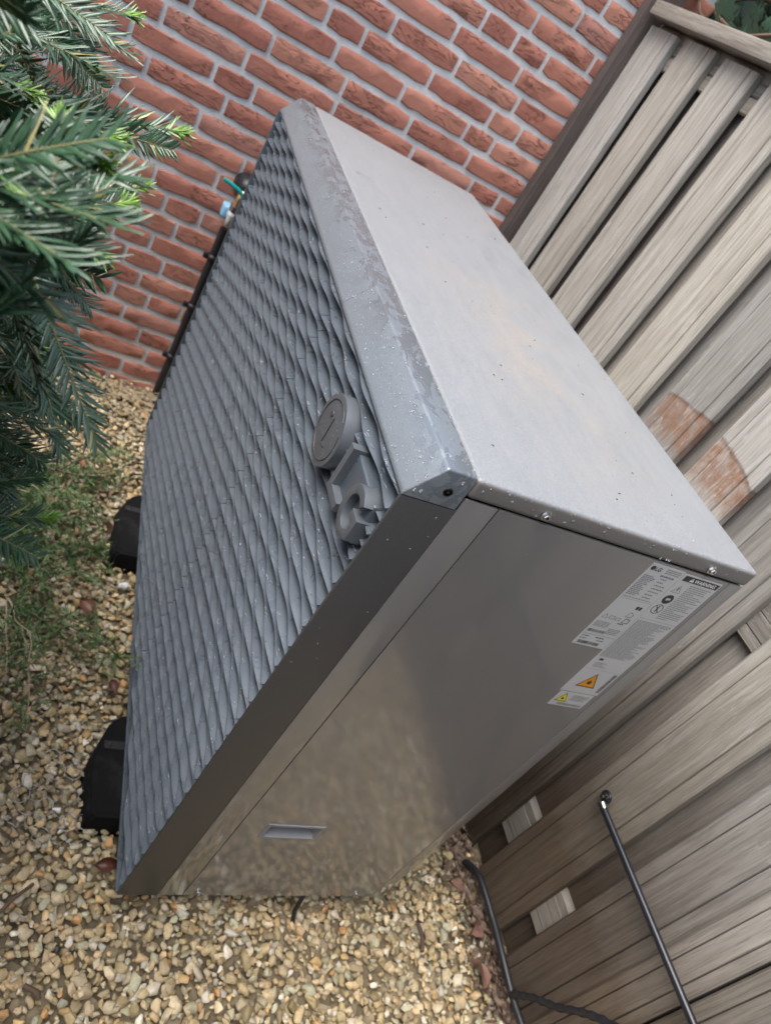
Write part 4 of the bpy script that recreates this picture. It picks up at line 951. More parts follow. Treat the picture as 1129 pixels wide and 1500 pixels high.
YEW=[(1.104,-0.429,1.073,0.16,0.93,0.32,0.15,1.0,0.3),(1.127,-0.386,1.092,0.41,0.91,0.08,0.1,0.0,1.2),(1.197,-0.4,1.027,0.02,0.85,0.53,0.11,1.0,0.2),
(1.227,-0.42,1.02,0.08,0.91,0.41,0.12,1.0,0.5),(1.224,-0.416,1.051,0.41,0.91,0.08,0.11,1.0,0.1),(1.214,-0.426,1.045,0.49,0.82,-0.29,0.13,0.0,0.3),
(1.363,-0.362,1.055,0.67,0.54,-0.52,0.12,0.0,0.0),(1.308,-0.374,1.017,0.63,0.52,-0.57,0.13,0.0,-0.3),(0.967,-0.481,1.119,0.25,0.92,0.29,0.14,1.0,0.2),
(1.026,-0.459,1.149,0.34,0.94,0.03,0.12,0.0,0.2),(1.131,-0.488,1.078,0.15,0.95,0.27,0.16,1.0,0.4),(1.073,-0.479,1.116,0.24,0.96,0.17,0.14,0.0,0.1),
(1.357,-0.407,0.806,0.19,0.91,0.36,0.11,1.0,0.2),(1.373,-0.397,0.827,0.31,0.93,0.22,0.1,0.0,0.5),(1.281,-0.428,0.741,-0.01,0.83,0.56,0.13,0.0,0.2),
(1.401,-0.487,1.093,0.11,0.94,0.31,0.16,0.0,0.15),(1.464,-0.493,1.121,0.08,0.94,0.34,0.17,0.0,-0.1),(1.425,-0.497,1.098,-0.02,0.9,0.44,0.18,0.0,0.2),
(1.47,-0.486,1.146,0.27,0.96,0.13,0.15,0.0,0.0),(1.452,-0.48,1.137,0.4,0.92,-0.07,0.15,0.0,0.1),(1.311,-0.409,0.893,0.54,0.83,0.16,0.103,0.0,0.16),
(0.967,-0.488,0.949,-0.08,0.65,0.76,0.104,0.0,0.33),(1.119,-0.518,0.607,0.29,0.93,0.24,0.15,1.0,-0.02),(1.522,-0.513,1.059,-0.4,0.82,0.41,0.156,0.0,0.16),
(1.068,-0.396,0.79,0.83,0.41,-0.38,0.126,0.0,-0.2),(1.023,-0.407,0.629,0.72,0.54,-0.43,0.145,1.0,-0.24),(0.925,-0.482,0.783,0.69,0.71,-0.1,0.143,0.0,-0.72),
(1.148,-0.431,0.795,0.49,0.76,0.44,0.167,0.0,-0.19),(0.902,-0.543,1.001,-0.39,0.48,0.79,0.158,1.0,-0.28),(0.916,-0.505,0.777,0.3,0.76,0.57,0.152,0.0,0.26),
(1.011,-0.408,0.694,0.57,0.35,-0.74,0.149,0.0,0.66),(0.957,-0.423,1.107,0.72,0.66,-0.23,0.103,0.0,-0.23),(0.986,-0.494,0.625,0.66,0.74,-0.13,0.134,0.0,1.17),
(0.89,-0.467,0.81,0.26,0.96,-0.12,0.118,1.0,-0.04),(1.468,-0.448,1.107,-0.03,0.71,0.71,0.135,0.0,0.62),(1.228,-0.431,1.017,-0.05,0.53,0.84,0.106,0.0,-1.26),
(1.173,-0.552,1.031,-0.01,0.82,0.57,0.117,0.0,0.51),(1.007,-0.517,1.147,-0.31,0.95,-0.08,0.153,0.0,0.79),(1.099,-0.4,0.962,-0.4,0.8,0.44,0.119,0.0,-0.22),
(1.462,-0.439,1.249,0.5,0.48,-0.72,0.156,1.0,-0.78),(1.126,-0.439,0.644,0.5,0.87,0.01,0.137,1.0,0.18),(1.258,-0.404,0.972,0.63,0.69,-0.35,0.123,0.0,-0.48),
(1.096,-0.422,1.06,0.42,0.91,0.02,0.122,0.0,-0.1),(1.239,-0.443,0.709,-0.31,0.78,0.55,0.128,0.0,0.04),(1.272,-0.549,1.044,0.08,0.76,0.64,0.165,0.0,-0.12),
(1.123,-0.476,0.603,0.5,0.84,0.19,0.14,0.0,-1.57),(1.235,-0.422,0.743,0.54,0.73,-0.42,0.121,0.0,-0.44),(1.093,-0.561,0.899,0.05,0.94,-0.34,0.163,0.0,0.72),
(1.152,-0.459,0.851,0.17,0.85,0.5,0.115,0.0,0.13),(1.035,-0.592,0.971,0.26,0.88,0.39,0.155,0.0,0.21),(1.016,-0.48,0.757,-0.72,0.19,0.67,0.133,0.0,0.43),
(1.008,-0.485,0.59,0.46,0.83,-0.31,0.13,0.0,-0.23),(0.9,-0.471,0.874,0.38,0.73,-0.57,0.132,1.0,0.95),(1.303,-0.48,0.884,0.71,0.67,0.2,0.151,0.0,0.31),
(0.642,-0.548,0.964,0.35,0.89,0.29,0.127,0.0,0.86),(0.84,-0.505,1.078,0.17,0.84,0.52,0.101,1.0,0.76),(1.097,-0.545,1.099,0.12,0.99,0.07,0.112,0.0,-0.2),
(0.933,-0.482,0.723,0.33,0.86,0.4,0.131,0.0,-0.03),(1.006,-0.472,0.896,0.13,0.97,0.2,0.159,0.0,0.31),(0.997,-0.47,0.735,0.69,0.62,-0.37,0.128,0.0,0.23),
(1.162,-0.541,1.033,0.01,1.0,-0.04,0.117,0.0,0.37),(0.994,-0.469,0.936,0.6,0.78,0.19,0.114,0.0,0.17),(1.357,-0.486,0.99,0.15,0.98,0.16,0.119,0.0,0.13),
(0.788,-0.567,1.01,0.33,0.83,0.45,0.13,0.0,0.1),(1.322,-0.518,1.26,0.17,0.93,-0.33,0.123,1.0,-0.7),(1.328,-0.434,1.099,0.5,0.69,-0.52,0.156,0.0,-1.04),
(1.093,-0.393,0.578,0.19,0.61,-0.77,0.104,0.0,0.05),(1.474,-0.363,1.14,-0.92,0.06,0.4,0.102,1.0,-0.16),(1.067,-0.414,0.714,0.78,0.59,-0.21,0.109,0.0,0.48),
(1.418,-0.432,1.043,0.21,0.7,0.68,0.112,0.0,-0.49),(0.775,-0.512,0.905,0.21,0.65,0.73,0.108,0.0,-0.42),(1.271,-0.475,1.098,0.2,0.98,-0.08,0.138,0.0,-0.2),
(1.106,-0.473,0.896,0.48,0.85,-0.23,0.103,1.0,-0.79),(1.273,-0.461,0.762,-0.03,0.99,-0.1,0.138,1.0,-0.51),(1.162,-0.479,1.242,0.67,0.7,-0.24,0.133,0.0,-0.88),
(1.225,-0.425,0.664,0.52,0.66,0.54,0.108,0.0,-1.04),(1.206,-0.426,0.63,0.32,0.8,0.51,0.107,1.0,0.24),(1.202,-0.424,0.986,-0.38,0.74,0.56,0.102,0.0,1.04),
(0.82,-0.417,0.837,0.35,0.8,0.49,0.102,0.0,0.24),(0.747,-0.579,0.953,0.35,0.91,0.23,0.153,1.0,-0.2),(0.991,-0.516,0.867,0.66,0.66,-0.37,0.167,0.0,0.1),
(1.131,-0.507,1.173,0.07,1.0,0.05,0.147,0.0,0.65),(1.032,-0.471,0.869,0.52,0.74,-0.42,0.109,0.0,-0.23),(1.276,-0.462,0.745,-0.05,0.74,-0.67,0.13,0.0,0.64),
(0.95,-0.536,0.758,0.64,0.75,0.18,0.139,0.0,0.98),(1.155,-0.499,1.069,0.22,0.89,0.4,0.133,1.0,-1.14),(0.813,-0.411,0.987,0.52,0.8,0.31,0.11,1.0,-0.94),
(1.222,-0.391,0.858,0.95,0.16,-0.26,0.158,0.0,-1.39),(1.162,-0.348,0.739,0.89,0.27,-0.37,0.115,1.0,-0.26),(1.188,-0.426,0.877,0.39,0.41,-0.83,0.155,0.0,0.62),
(1.18,-0.408,0.979,0.84,0.48,-0.25,0.169,0.0,-0.64),(0.552,-0.655,1.035,0.34,0.85,-0.41,0.138,0.0,-0.26),(1.315,-0.475,1.15,0.33,0.68,-0.65,0.169,0.0,-0.54),
(0.633,-0.59,1.109,0.4,0.9,-0.16,0.121,1.0,-1.0),(1.028,-0.409,0.657,-0.45,0.74,0.49,0.137,1.0,-0.4),(1.13,-0.545,1.149,0.5,0.86,0.13,0.12,0.0,-0.19),
(1.306,-0.471,0.92,0.48,0.88,-0.07,0.153,0.0,-0.9),(1.329,-0.465,0.985,0.15,0.98,-0.12,0.118,1.0,0.84),(1.11,-0.498,0.868,0.46,0.85,-0.27,0.145,0.0,0.71),
(1.367,-0.549,1.179,0.11,0.95,-0.29,0.153,1.0,-1.15),(1.48,-0.495,1.13,0.27,0.96,0.1,0.107,0.0,-0.8),(0.848,-0.558,0.945,0.27,0.83,0.48,0.118,0.0,0.03),
(0.888,-0.523,1.039,0.24,0.93,-0.28,0.125,0.0,0.75),(1.022,-0.485,0.543,0.09,0.87,0.49,0.109,0.0,-0.38),(0.909,-0.519,0.925,0.12,0.99,-0.02,0.138,0.0,0.91),
(1.401,-0.521,1.1,-0.37,0.64,0.68,0.167,0.0,1.12),(1.361,-0.489,1.204,0.42,0.88,0.21,0.11,0.0,-0.95),(1.009,-0.454,0.6,0.45,0.86,-0.25,0.163,0.0,-0.09),
(0.913,-0.506,0.811,0.2,0.89,0.42,0.111,1.0,1.1),(1.249,-0.553,1.111,-0.15,0.99,0.06,0.125,0.0,0.1),(1.08,-0.465,1.023,0.26,0.92,-0.3,0.147,0.0,0.03),
(1.086,-0.436,1.008,-0.5,0.76,0.42,0.123,0.0,0.64),(1.196,-0.431,0.746,0.2,0.88,0.43,0.129,0.0,-0.35),(0.78,-0.53,1.08,0.47,0.88,-0.05,0.165,1.0,0.19),
(0.776,-0.593,1.032,-0.1,0.92,0.38,0.131,0.0,-0.28),(0.733,-0.618,1.004,-0.04,0.93,0.36,0.14,1.0,0.2),(1.448,-0.504,1.015,-0.04,0.88,0.47,0.168,0.0,-0.06),
(0.862,-0.478,0.779,0.38,0.92,-0.04,0.129,0.0,-0.87),(1.052,-0.522,1.002,0.02,1.0,0.04,0.16,0.0,-0.69),(1.173,-0.488,0.939,0.22,0.95,0.2,0.122,0.0,0.24),
(1.313,-0.543,1.197,0.33,0.94,0.01,0.149,0.0,1.02),(1.068,-0.5,1.113,0.49,0.8,-0.34,0.103,1.0,0.41),(1.13,-0.507,0.97,0.31,0.94,-0.18,0.144,0.0,-0.8),
(1.068,-0.54,1.056,0.29,0.96,-0.04,0.133,0.0,-1.07),(0.929,-0.49,0.632,0.43,0.6,0.67,0.139,0.0,0.81),(1.531,-0.414,1.02,-0.29,0.38,0.88,0.155,0.0,-0.44),
(0.952,-0.527,1.062,0.6,0.65,0.47,0.117,0.0,0.17),(0.876,-0.51,1.074,0.42,0.89,-0.18,0.137,0.0,-0.53),(1.296,-0.529,1.043,0.09,0.92,0.39,0.128,0.0,0.41),
(1.178,-0.469,0.627,0.25,0.94,-0.23,0.152,0.0,1.13),(1.023,-0.45,0.807,0.47,0.85,-0.25,0.156,0.0,0.23),(1.232,-0.506,1.117,0.26,0.89,0.37,0.109,0.0,0.96),
(0.865,-0.407,0.82,0.88,0.47,-0.06,0.158,1.0,0.35),(0.951,-0.545,0.886,0.62,0.75,-0.22,0.153,0.0,0.65),(0.837,-0.413,0.808,0.48,0.47,0.74,0.169,0.0,0.4),
(1.052,-0.479,0.796,0.07,0.99,-0.11,0.113,1.0,-0.16),(0.821,-0.46,1.075,0.85,0.5,0.15,0.127,0.0,0.2),(0.884,-0.472,1.075,-0.02,0.64,0.77,0.111,1.0,0.64),
(0.83,-0.544,0.976,0.35,0.8,0.49,0.152,0.0,-0.2),(0.694,-0.616,0.968,0.37,0.87,0.33,0.119,0.0,-0.74),(1.378,-0.438,0.974,0.24,0.97,-0.0,0.127,0.0,-0.37),
(1.088,-0.373,0.829,0.83,-0.13,-0.55,0.104,0.0,0.64),(1.151,-0.487,0.878,0.49,0.83,0.27,0.109,0.0,-1.19),(1.275,-0.531,1.033,0.27,0.96,0.08,0.16,0.0,-0.71),
(1.115,-0.522,1.253,0.34,0.79,-0.51,0.141,0.0,-0.33),(1.069,-0.482,0.866,0.51,0.83,-0.24,0.112,1.0,0.17),(1.138,-0.471,0.679,-0.56,0.8,0.22,0.125,0.0,0.09),
(0.822,-0.568,0.981,0.5,0.82,0.29,0.103,0.0,1.13),(1.015,-0.545,0.955,0.54,0.69,-0.49,0.169,0.0,0.71),(1.014,-0.538,1.028,0.19,0.7,0.68,0.129,1.0,-0.2),
(1.435,-0.518,1.149,0.41,0.84,-0.37,0.162,0.0,0.44),(1.005,-0.555,1.031,0.06,0.94,0.33,0.166,1.0,-0.36),(1.061,-0.492,0.618,0.13,0.98,-0.13,0.134,1.0,0.43),
(1.28,-0.481,0.882,0.24,0.93,0.28,0.124,0.0,0.56),(0.868,-0.497,0.855,-0.12,0.99,0.12,0.146,1.0,-0.27),(1.422,-0.574,1.208,-0.12,0.99,-0.05,0.151,0.0,-0.29),
(1.399,-0.477,1.257,0.62,0.63,-0.46,0.139,0.0,0.3),(1.117,-0.433,0.884,0.23,0.95,-0.21,0.132,0.0,0.99),(1.197,-0.452,0.856,0.69,0.69,0.21,0.133,0.0,-1.15),
(1.066,-0.484,0.953,0.73,0.65,0.21,0.149,0.0,0.75),(0.679,-0.602,1.072,0.31,0.94,-0.16,0.103,1.0,-0.22),(1.391,-0.516,0.931,-0.26,0.82,0.51,0.153,0.0,0.86),
(1.007,-0.553,0.693,0.35,0.88,-0.31,0.168,1.0,0.12),(1.025,-0.481,0.804,0.28,0.93,-0.26,0.123,0.0,-0.02),(0.962,-0.386,0.646,0.82,0.56,0.12,0.15,0.0,0.38),
(1.222,-0.453,0.962,0.57,0.78,-0.27,0.14,1.0,-0.91),(1.386,-0.477,1.089,0.59,0.78,0.2,0.106,0.0,0.29),(0.569,-0.56,1.035,0.77,0.64,0.04,0.114,0.0,0.22),
(1.014,-0.445,1.049,0.72,0.65,0.23,0.127,0.0,0.72),(1.076,-0.46,0.611,0.66,0.69,-0.29,0.133,1.0,-0.32),(1.391,-0.439,1.132,0.27,0.87,0.42,0.103,1.0,-0.72),
(1.108,-0.493,1.03,-0.43,0.61,0.67,0.129,0.0,-0.05),(0.76,-0.658,0.969,0.22,0.91,0.35,0.154,0.0,0.93),(1.025,-0.481,0.838,0.3,0.87,-0.39,0.157,0.0,0.12),
(0.799,-0.48,0.851,0.35,0.93,-0.06,0.138,0.0,0.5),(1.027,-0.353,1.001,0.41,0.16,-0.9,0.138,0.0,0.18),(1.176,-0.478,0.937,-0.04,0.69,0.72,0.122,0.0,0.16),
(1.311,-0.442,0.888,0.07,1.0,-0.03,0.12,0.0,-1.08),(1.294,-0.51,1.147,0.05,1.0,0.07,0.116,1.0,-0.11),(0.713,-0.563,0.95,0.01,0.74,0.68,0.157,0.0,0.23),
(1.099,-0.524,0.649,0.09,0.86,0.5,0.161,0.0,-0.41),(1.174,-0.401,0.835,0.42,0.88,0.23,0.12,0.0,0.48),(1.072,-0.372,0.727,0.03,0.98,0.21,0.109,0.0,-0.17),
(0.973,-0.448,1.113,0.65,0.76,0.02,0.122,0.0,1.21),(1.219,-0.505,0.98,0.65,0.76,-0.04,0.143,0.0,0.01),(1.205,-0.458,0.974,0.42,0.77,0.49,0.164,0.0,0.91),
(0.781,-0.526,0.89,0.08,0.82,0.57,0.14,0.0,0.66),(1.299,-0.465,1.091,0.51,0.65,-0.56,0.161,0.0,-0.43),(1.204,-0.428,1.159,0.66,0.64,-0.4,0.103,1.0,-0.8),
(1.323,-0.389,0.823,0.78,0.62,0.04,0.106,0.0,-1.35),(1.401,-0.524,1.131,0.34,0.87,-0.36,0.166,0.0,-0.04),(0.961,-0.443,0.762,0.84,0.46,-0.3,0.146,0.0,-0.67),
(0.951,-0.411,0.778,0.93,0.28,-0.24,0.152,1.0,0.63),(1.089,-0.484,0.96,0.43,0.84,-0.35,0.15,0.0,0.06),(1.007,-0.396,1.01,0.54,0.79,0.27,0.108,0.0,0.06),
(0.857,-0.621,0.868,0.05,0.85,0.52,0.159,1.0,-0.5),(1.033,-0.442,0.842,0.42,0.65,-0.63,0.151,0.0,-0.69),(1.054,-0.539,1.203,0.55,0.63,-0.55,0.111,0.0,-0.02),
(1.082,-0.48,0.92,0.25,0.65,-0.72,0.133,0.0,-1.01),(1.007,-0.461,0.521,0.22,0.93,0.3,0.147,0.0,-0.04),(1.38,-0.489,1.121,0.25,0.58,0.78,0.112,0.0,-0.21),
(0.997,-0.492,0.738,0.37,0.86,0.34,0.125,1.0,1.09),(1.184,-0.477,0.86,0.58,0.74,-0.35,0.143,0.0,1.1),(1.463,-0.41,1.078,-0.08,0.61,0.79,0.109,0.0,0.37),
(1.486,-0.509,1.216,0.09,0.91,-0.41,0.143,1.0,0.14),(1.13,-0.718,1.155,0.26,0.94,0.22,0.199,1.0,0.61),(1.54,-0.534,0.972,-0.06,0.99,0.13,0.151,1.0,-0.33),
(0.927,-0.488,0.538,0.89,0.4,0.21,0.152,1.0,-0.21),(1.005,-0.671,0.799,-0.16,0.67,-0.72,0.15,0.0,-0.94),(1.206,-0.706,1.061,0.14,0.99,-0.01,0.193,0.0,-0.85),
(0.492,-0.613,0.426,0.48,0.54,0.69,0.177,0.0,0.49),(0.781,-1.037,0.757,-0.41,0.84,-0.35,0.194,0.0,0.14),(1.408,-0.488,0.729,0.52,0.22,0.83,0.121,0.0,0.1),
(0.319,-1.171,0.684,0.53,0.85,0.07,0.129,0.0,-0.38),(0.726,-0.776,0.525,0.26,-0.21,-0.94,0.137,0.0,0.77),(0.908,-0.557,0.258,-0.17,-0.79,0.59,0.133,0.0,-0.44),
(0.836,-0.913,0.904,-0.24,0.86,0.46,0.159,0.0,0.79),(0.807,-0.87,0.651,0.43,0.4,0.81,0.171,0.0,0.93),(1.393,-0.593,0.862,0.23,0.81,0.54,0.14,0.0,-0.79),
(0.773,-0.764,1.066,0.78,0.61,0.11,0.183,1.0,-0.74),(1.081,-0.578,0.863,0.55,0.09,0.83,0.149,0.0,-0.71),(0.129,-1.161,0.451,0.45,0.5,0.74,0.151,0.0,-0.07),
(0.633,-0.805,1.049,-0.09,0.98,-0.17,0.134,0.0,-0.21),(0.658,-1.037,0.255,0.02,0.87,0.49,0.189,0.0,0.03),(0.398,-1.137,0.938,0.29,0.7,-0.66,0.172,0.0,0.28),
(0.192,-0.745,0.937,0.68,0.7,0.23,0.156,0.0,-0.51),(0.315,-0.977,0.588,0.02,0.86,0.51,0.161,0.0,-0.26),(1.203,-0.622,0.662,-0.25,0.86,-0.45,0.199,0.0,-0.1),
(1.155,-0.537,0.846,0.44,0.68,-0.58,0.161,0.0,1.19),(0.531,-1.012,0.357,-0.15,0.96,0.23,0.161,1.0,0.71),(1.195,-0.796,0.287,0.33,0.6,0.73,0.198,0.0,0.07),
(1.05,-0.497,1.041,0.78,0.37,-0.5,0.172,0.0,1.21),(0.813,-0.572,0.975,0.75,0.5,0.43,0.128,0.0,-0.19),(1.586,-0.566,0.964,-0.28,0.96,0.08,0.186,0.0,-0.15),
(1.443,-0.461,0.801,0.19,0.89,-0.42,0.139,0.0,-0.29),(1.232,-0.535,0.989,0.75,0.61,0.25,0.162,0.0,0.37),(1.184,-0.741,1.034,0.27,0.66,0.7,0.124,0.0,0.25),
(0.952,-0.814,0.655,0.43,0.86,0.27,0.178,0.0,-0.25),(1.214,-0.753,0.907,0.62,0.76,0.22,0.194,0.0,-1.13),(0.746,-0.746,1.077,0.23,0.97,0.02,0.136,0.0,0.27),
(1.502,-0.552,0.932,0.22,0.92,0.33,0.178,0.0,-0.28),(-0.011,-0.767,1.022,0.96,-0.26,-0.04,0.2,0.0,-0.42),(1.169,-0.825,0.267,0.28,0.9,0.33,0.163,1.0,0.26),
(1.076,-0.832,0.308,-0.01,0.15,-0.99,0.186,0.0,1.26),(0.675,-0.482,0.55,0.9,0.05,-0.44,0.153,0.0,-0.86),(1.046,-0.805,0.751,0.48,0.81,0.33,0.123,1.0,-0.21),
(1.062,-0.864,0.142,0.53,0.58,0.62,0.156,1.0,-0.44),(1.145,-0.642,0.921,-0.16,0.98,-0.11,0.168,0.0,0.8),(0.399,-0.714,0.967,0.56,0.76,0.33,0.182,0.0,-0.45),
(0.835,-0.657,0.547,0.05,0.92,-0.4,0.133,0.0,-0.34),(0.895,-0.758,0.964,0.72,0.22,0.65,0.175,0.0,0.32),(1.359,-0.838,0.602,-0.21,0.96,0.2,0.185,1.0,-0.01),
(1.082,-0.817,1.209,-0.01,0.56,-0.83,0.176,0.0,-0.54),(0.035,-0.859,1.084,0.55,0.46,-0.7,0.183,0.0,0.29),(0.032,-1.272,0.736,0.59,0.74,0.32,0.169,0.0,0.09),
(1.388,-0.558,1.013,-0.11,0.75,0.65,0.179,0.0,-0.19),(0.915,-0.832,0.716,0.25,0.82,0.52,0.142,0.0,0.26),(1.077,-0.58,0.255,0.37,0.92,-0.14,0.16,0.0,-0.34),
(0.56,-0.904,0.933,0.62,0.03,-0.78,0.169,0.0,-0.68),(0.268,-0.942,0.844,-0.67,0.4,0.62,0.169,1.0,-1.03),(0.48,-1.141,0.775,-0.18,0.84,0.52,0.145,0.0,0.78),
(1.155,-0.693,0.184,0.11,0.82,0.56,0.163,0.0,0.22),(0.85,-0.731,0.139,0.5,0.56,0.66,0.185,1.0,0.37),(0.799,-0.802,0.954,-0.54,0.71,0.45,0.168,0.0,0.29),
(1.223,-0.763,0.944,0.21,0.98,-0.05,0.183,0.0,0.17),(1.128,-0.613,0.938,0.36,0.86,-0.35,0.171,0.0,0.49),(0.879,-0.735,0.927,0.1,0.53,0.84,0.195,0.0,0.49),
(1.103,-0.72,0.808,0.2,0.91,0.35,0.14,0.0,-0.46),(0.59,-0.9,0.509,0.1,0.96,0.25,0.144,0.0,0.18),(1.06,-0.615,-0.051,0.07,0.25,0.96,0.196,0.0,0.11),
(1.085,-0.732,0.858,-0.56,-0.27,0.79,0.147,0.0,-0.72),(0.525,-0.549,1.096,0.67,-0.15,-0.73,0.143,0.0,0.41),(1.081,-0.753,1.129,-0.1,0.99,-0.07,0.187,0.0,0.04),
(0.844,-0.867,1.107,0.2,0.55,-0.81,0.122,0.0,0.26),(0.469,-0.799,0.702,0.09,0.9,0.44,0.155,1.0,0.25),(0.416,-1.214,0.283,-0.03,0.93,0.37,0.182,0.0,0.39),
(1.46,-0.41,0.953,0.97,0.15,-0.2,0.136,1.0,-1.08),(1.442,-0.52,0.645,-0.87,-0.04,0.48,0.163,0.0,-0.02),(1.012,-0.59,1.136,0.68,0.7,-0.22,0.137,0.0,-0.68),
(1.087,-0.51,0.107,-0.32,0.84,0.44,0.167,1.0,1.22),(0.911,-0.947,0.861,-0.12,0.96,0.26,0.129,0.0,-0.64),(1.045,-0.948,0.511,0.26,0.96,0.14,0.182,0.0,-0.95),
(1.083,-0.784,0.999,0.17,0.91,0.39,0.189,1.0,0.97),(1.131,-0.8,1.085,-0.21,0.95,0.23,0.132,1.0,-0.01),(0.717,-1.021,0.659,-0.41,0.73,0.55,0.127,0.0,0.39),
(1.298,-0.631,0.948,0.55,0.55,0.63,0.128,1.0,0.34),(0.701,-0.99,0.818,0.38,0.89,-0.26,0.163,0.0,0.17),(1.244,-0.44,0.57,0.26,0.06,0.96,0.163,0.0,0.74),
(0.308,-0.756,0.946,0.37,0.55,0.75,0.141,1.0,-0.51),(0.373,-1.164,0.486,0.31,0.89,0.34,0.157,0.0,-0.75),(0.797,-0.729,0.688,-0.87,-0.47,-0.12,0.122,1.0,-0.09),
(0.788,-0.68,0.643,0.7,0.28,-0.65,0.12,0.0,-0.03),(1.455,-0.559,1.05,-0.24,0.84,0.49,0.144,0.0,-0.06),(1.25,-0.615,1.123,0.41,0.79,0.46,0.149,1.0,0.58),
(1.495,-0.594,0.835,-0.45,0.63,0.63,0.174,0.0,-0.45),(0.921,-0.98,0.993,-0.3,0.95,0.05,0.175,0.0,-0.59),(0.661,-0.915,0.662,0.2,0.21,0.96,0.182,0.0,0.31),
(1.52,-0.624,0.894,0.07,0.99,-0.08,0.177,1.0,-0.58),(0.094,-1.216,0.819,0.16,0.97,-0.19,0.182,0.0,-0.31),(1.075,-0.716,0.884,0.36,0.72,-0.6,0.136,1.0,-0.6),
(0.605,-0.604,0.966,0.4,0.2,0.89,0.149,0.0,-0.11),(0.814,-0.666,0.575,-0.29,0.92,0.26,0.14,0.0,0.83),(1.317,-0.558,0.764,-0.11,0.99,0.12,0.139,0.0,-0.0),
(1.338,-0.72,1.176,-0.52,0.85,-0.07,0.194,0.0,0.71),(0.873,-0.822,0.941,0.11,0.86,0.49,0.15,0.0,0.62),(1.03,-0.917,0.42,0.3,0.93,0.23,0.176,0.0,-0.51),
(0.313,-1.004,0.626,0.75,0.6,0.28,0.137,0.0,-1.12),(0.781,-0.908,0.451,-0.35,0.93,0.09,0.128,1.0,0.21),(0.216,-0.981,0.903,0.23,0.84,0.49,0.13,0.0,-0.32),
(1.198,-0.788,0.506,0.4,0.85,0.34,0.127,1.0,-1.05),(1.281,-0.686,0.759,0.57,0.8,0.19,0.154,0.0,0.67),(1.044,-0.682,1.129,0.93,0.07,-0.36,0.186,0.0,0.34),
(0.887,-0.834,0.463,0.97,0.13,-0.22,0.157,0.0,0.15),(0.565,-1.092,0.443,0.54,0.68,0.49,0.151,0.0,0.22),(1.254,-0.546,0.812,0.74,0.49,0.47,0.173,0.0,0.4),
(1.111,-0.782,0.373,0.72,0.37,0.59,0.181,0.0,-0.19),(1.369,-0.671,0.806,0.02,0.84,0.54,0.167,0.0,0.1),(1.469,-0.578,0.89,0.52,0.85,0.09,0.135,0.0,-0.03),
(1.371,-0.502,1.034,0.6,0.39,-0.7,0.19,0.0,0.26),(0.714,-0.971,0.32,0.35,0.81,-0.47,0.199,0.0,-0.08),(0.532,-0.88,0.253,0.12,-0.01,0.99,0.147,0.0,-0.92),
(1.104,-0.854,0.403,0.44,0.87,-0.23,0.174,0.0,0.03),(0.507,-0.848,0.647,0.85,0.24,0.46,0.188,0.0,-1.22),(0.853,-0.643,0.65,0.1,0.84,0.53,0.187,1.0,1.33),
(0.888,-0.838,0.337,0.55,0.58,-0.6,0.123,1.0,-0.36),(1.029,-0.65,0.974,0.53,0.59,0.6,0.131,1.0,-0.32),(0.78,-0.64,1.024,0.41,0.79,0.46,0.126,0.0,0.09),
(1.045,-0.795,0.294,-0.04,0.97,0.23,0.171,0.0,-0.13),(0.905,-1.014,0.259,-0.75,0.66,-0.05,0.138,0.0,-0.25),(0.887,-0.625,0.605,0.34,0.77,-0.54,0.176,0.0,0.29),
(0.661,-1.121,0.169,-0.36,0.73,0.58,0.163,0.0,-0.1),(0.478,-0.684,0.979,0.62,0.7,0.35,0.15,0.0,-0.63),(1.454,-0.568,0.816,0.42,0.9,0.12,0.191,0.0,-0.43),
(1.265,-0.77,1.23,0.06,0.88,-0.47,0.169,0.0,0.24),(1.139,-0.59,0.839,0.9,0.41,0.11,0.193,0.0,-0.43),(1.361,-0.529,1.12,0.61,0.61,-0.5,0.129,0.0,-0.62),
(0.318,-1.037,0.89,0.59,0.81,0.04,0.143,0.0,-0.69),(0.736,-0.97,0.918,-0.62,0.78,0.13,0.151,1.0,-0.05),(0.522,-0.863,1.04,0.52,0.86,0.04,0.13,0.0,-0.63),
(0.477,-1.054,0.689,-0.12,0.84,0.53,0.159,0.0,0.71),(1.026,-0.674,0.204,0.75,0.63,0.18,0.148,0.0,0.86),(0.278,-0.941,0.891,0.24,0.97,-0.1,0.19,0.0,0.63),
(0.698,-0.914,0.617,0.79,0.57,0.24,0.132,0.0,0.25),(1.139,-0.733,0.864,-0.1,0.53,0.84,0.189,0.0,0.43),(0.904,-0.903,0.597,-0.06,0.81,0.58,0.148,0.0,0.05),
(0.281,-1.077,0.742,0.28,0.92,-0.26,0.168,0.0,0.27),(0.756,-0.969,0.758,-0.22,0.9,0.38,0.199,0.0,0.36),(0.206,-1.212,0.711,0.3,0.79,0.53,0.159,0.0,-0.49),
(1.315,-0.577,0.647,0.59,0.54,0.6,0.149,0.0,0.49),(1.168,-0.447,0.426,0.6,0.5,0.62,0.173,0.0,0.16),(1.471,-0.559,1.015,-0.16,0.84,0.51,0.165,1.0,0.67),
(0.905,-0.717,0.736,-0.29,0.95,0.13,0.188,0.0,0.06),(0.509,-0.933,0.196,0.32,0.26,0.91,0.192,0.0,0.12),(1.148,-0.6,0.809,-0.56,0.82,0.08,0.168,1.0,0.02),
(0.388,-0.745,0.827,0.43,0.63,0.64,0.179,0.0,0.3)]

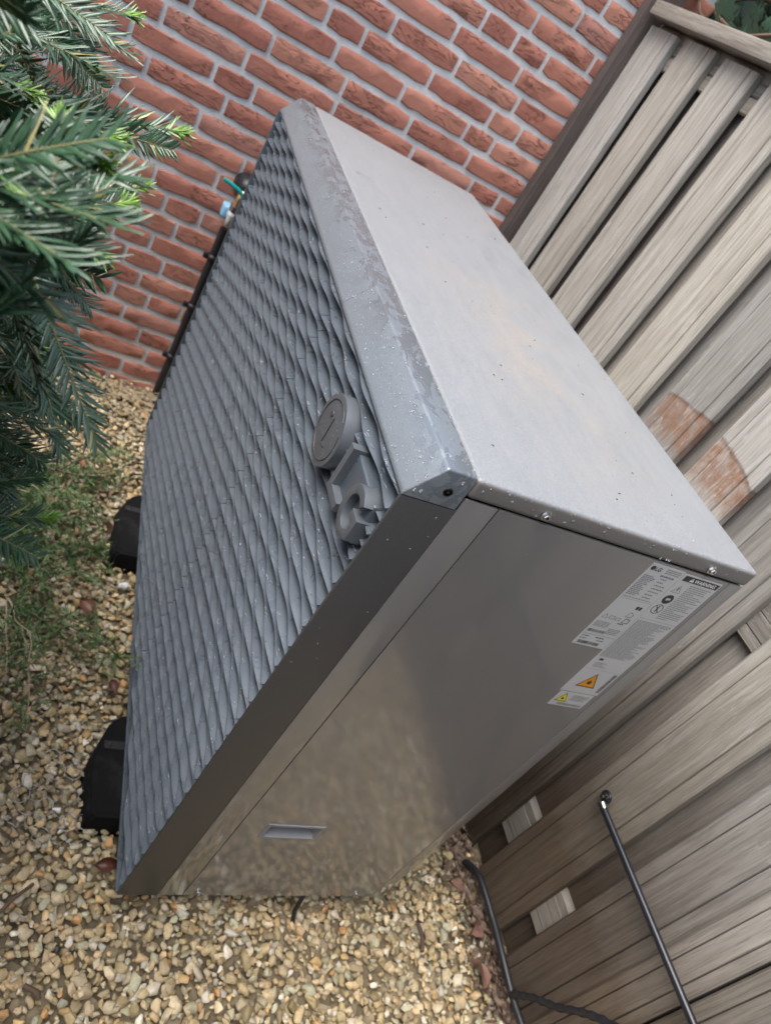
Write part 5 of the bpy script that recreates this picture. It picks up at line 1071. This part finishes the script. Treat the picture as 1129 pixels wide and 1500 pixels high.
yr = random.Random(2)
for (bx_, by_, bz_, dx, dy, dz, L_, kind, roll) in YEW:
    o = bpy.data.objects.new('sprig', yr.choice(SPM[int(kind)])); link(o, yew)
    X = Vector((dx, dy, dz)).normalized(); Z = Vector((0, 0, 1)); Z = (Z - X * Z.dot(X)); Z = Z.normalized() if Z.length > .1 else Vector((1, 0, 0)); Y = Z.cross(X)
    Rm_ = Matrix((X, Y, Z)).transposed() @ Matrix.Rotation(roll, 3, 'X'); s = L_ / .14
    o.matrix_local = Matrix.Translation(Vector((bx_, by_, bz_)) - YO) @ Rm_.to_4x4() @ Matrix.Diagonal((s, max(s, .85), max(s, .85), 1))
trunk = [(0, 0, 0), (.02, .03, .4), (0, .05, .9), (.05, .08, 1.35)]
tube('trunk', spline(trunk, 5), [.035 - .0015 * i for i in range(16)], mat_ybark, yew, 10)
tp = [Vector(p) for p in spline(trunk, 5)]
for i, it in enumerate(YEW[::7]):
    e_ = Vector(it[:3]) - YO; d_ = Vector(it[3:6]); s_ = min(tp, key=lambda q: (q - e_ + Vector((0, 0, .15))).length)
    tube('branch', spline([s_, s_.lerp(e_, .5) + Vector((0, 0, .03)), e_ - d_ * .03, e_ + d_ * .02], 5), [.007 - .00038 * q for q in range(16)], mat_ybark, yew, 6)

cw = leaf_cloud('added_crown', 14000, (-.55, -1.05, .1), (1.05, .05, 2.05), .02, .04, plain('yew_crown', (.025, .055, .032), .5, 0, .4), yew, 12); tag(cw, kind='stuff')  # unseen crown mass, added and sized to cut light on grille and fence
# ================================================================== beyond the picture: clipped hedge added unseen on the camera's side to block light
def blocker(lo, hi, seed, label):
    e = empty('blocker', label, 'blocker', (lo[0], lo[1], GZ)); O = Vector((lo[0], lo[1], GZ)); lo_ = Vector(lo) - O; hi_ = Vector(hi) - O
    box('blocker_core', lo_ + Vector((.06, .06, 0)), hi_ - Vector((.06, .06, .06)), mat_ivy_dark, e)
    a = leaf_cloud('foliage', 16000, tuple(lo_), tuple(hi_), .02, .045, mat_ivy_dark, e, seed); a['kind'] = 'stuff'
blocker((2.62, -2.2, GZ), (3.2, .80, 1.6), 3, 'tall dark hedge of leaves added unseen on the camera side to block light')
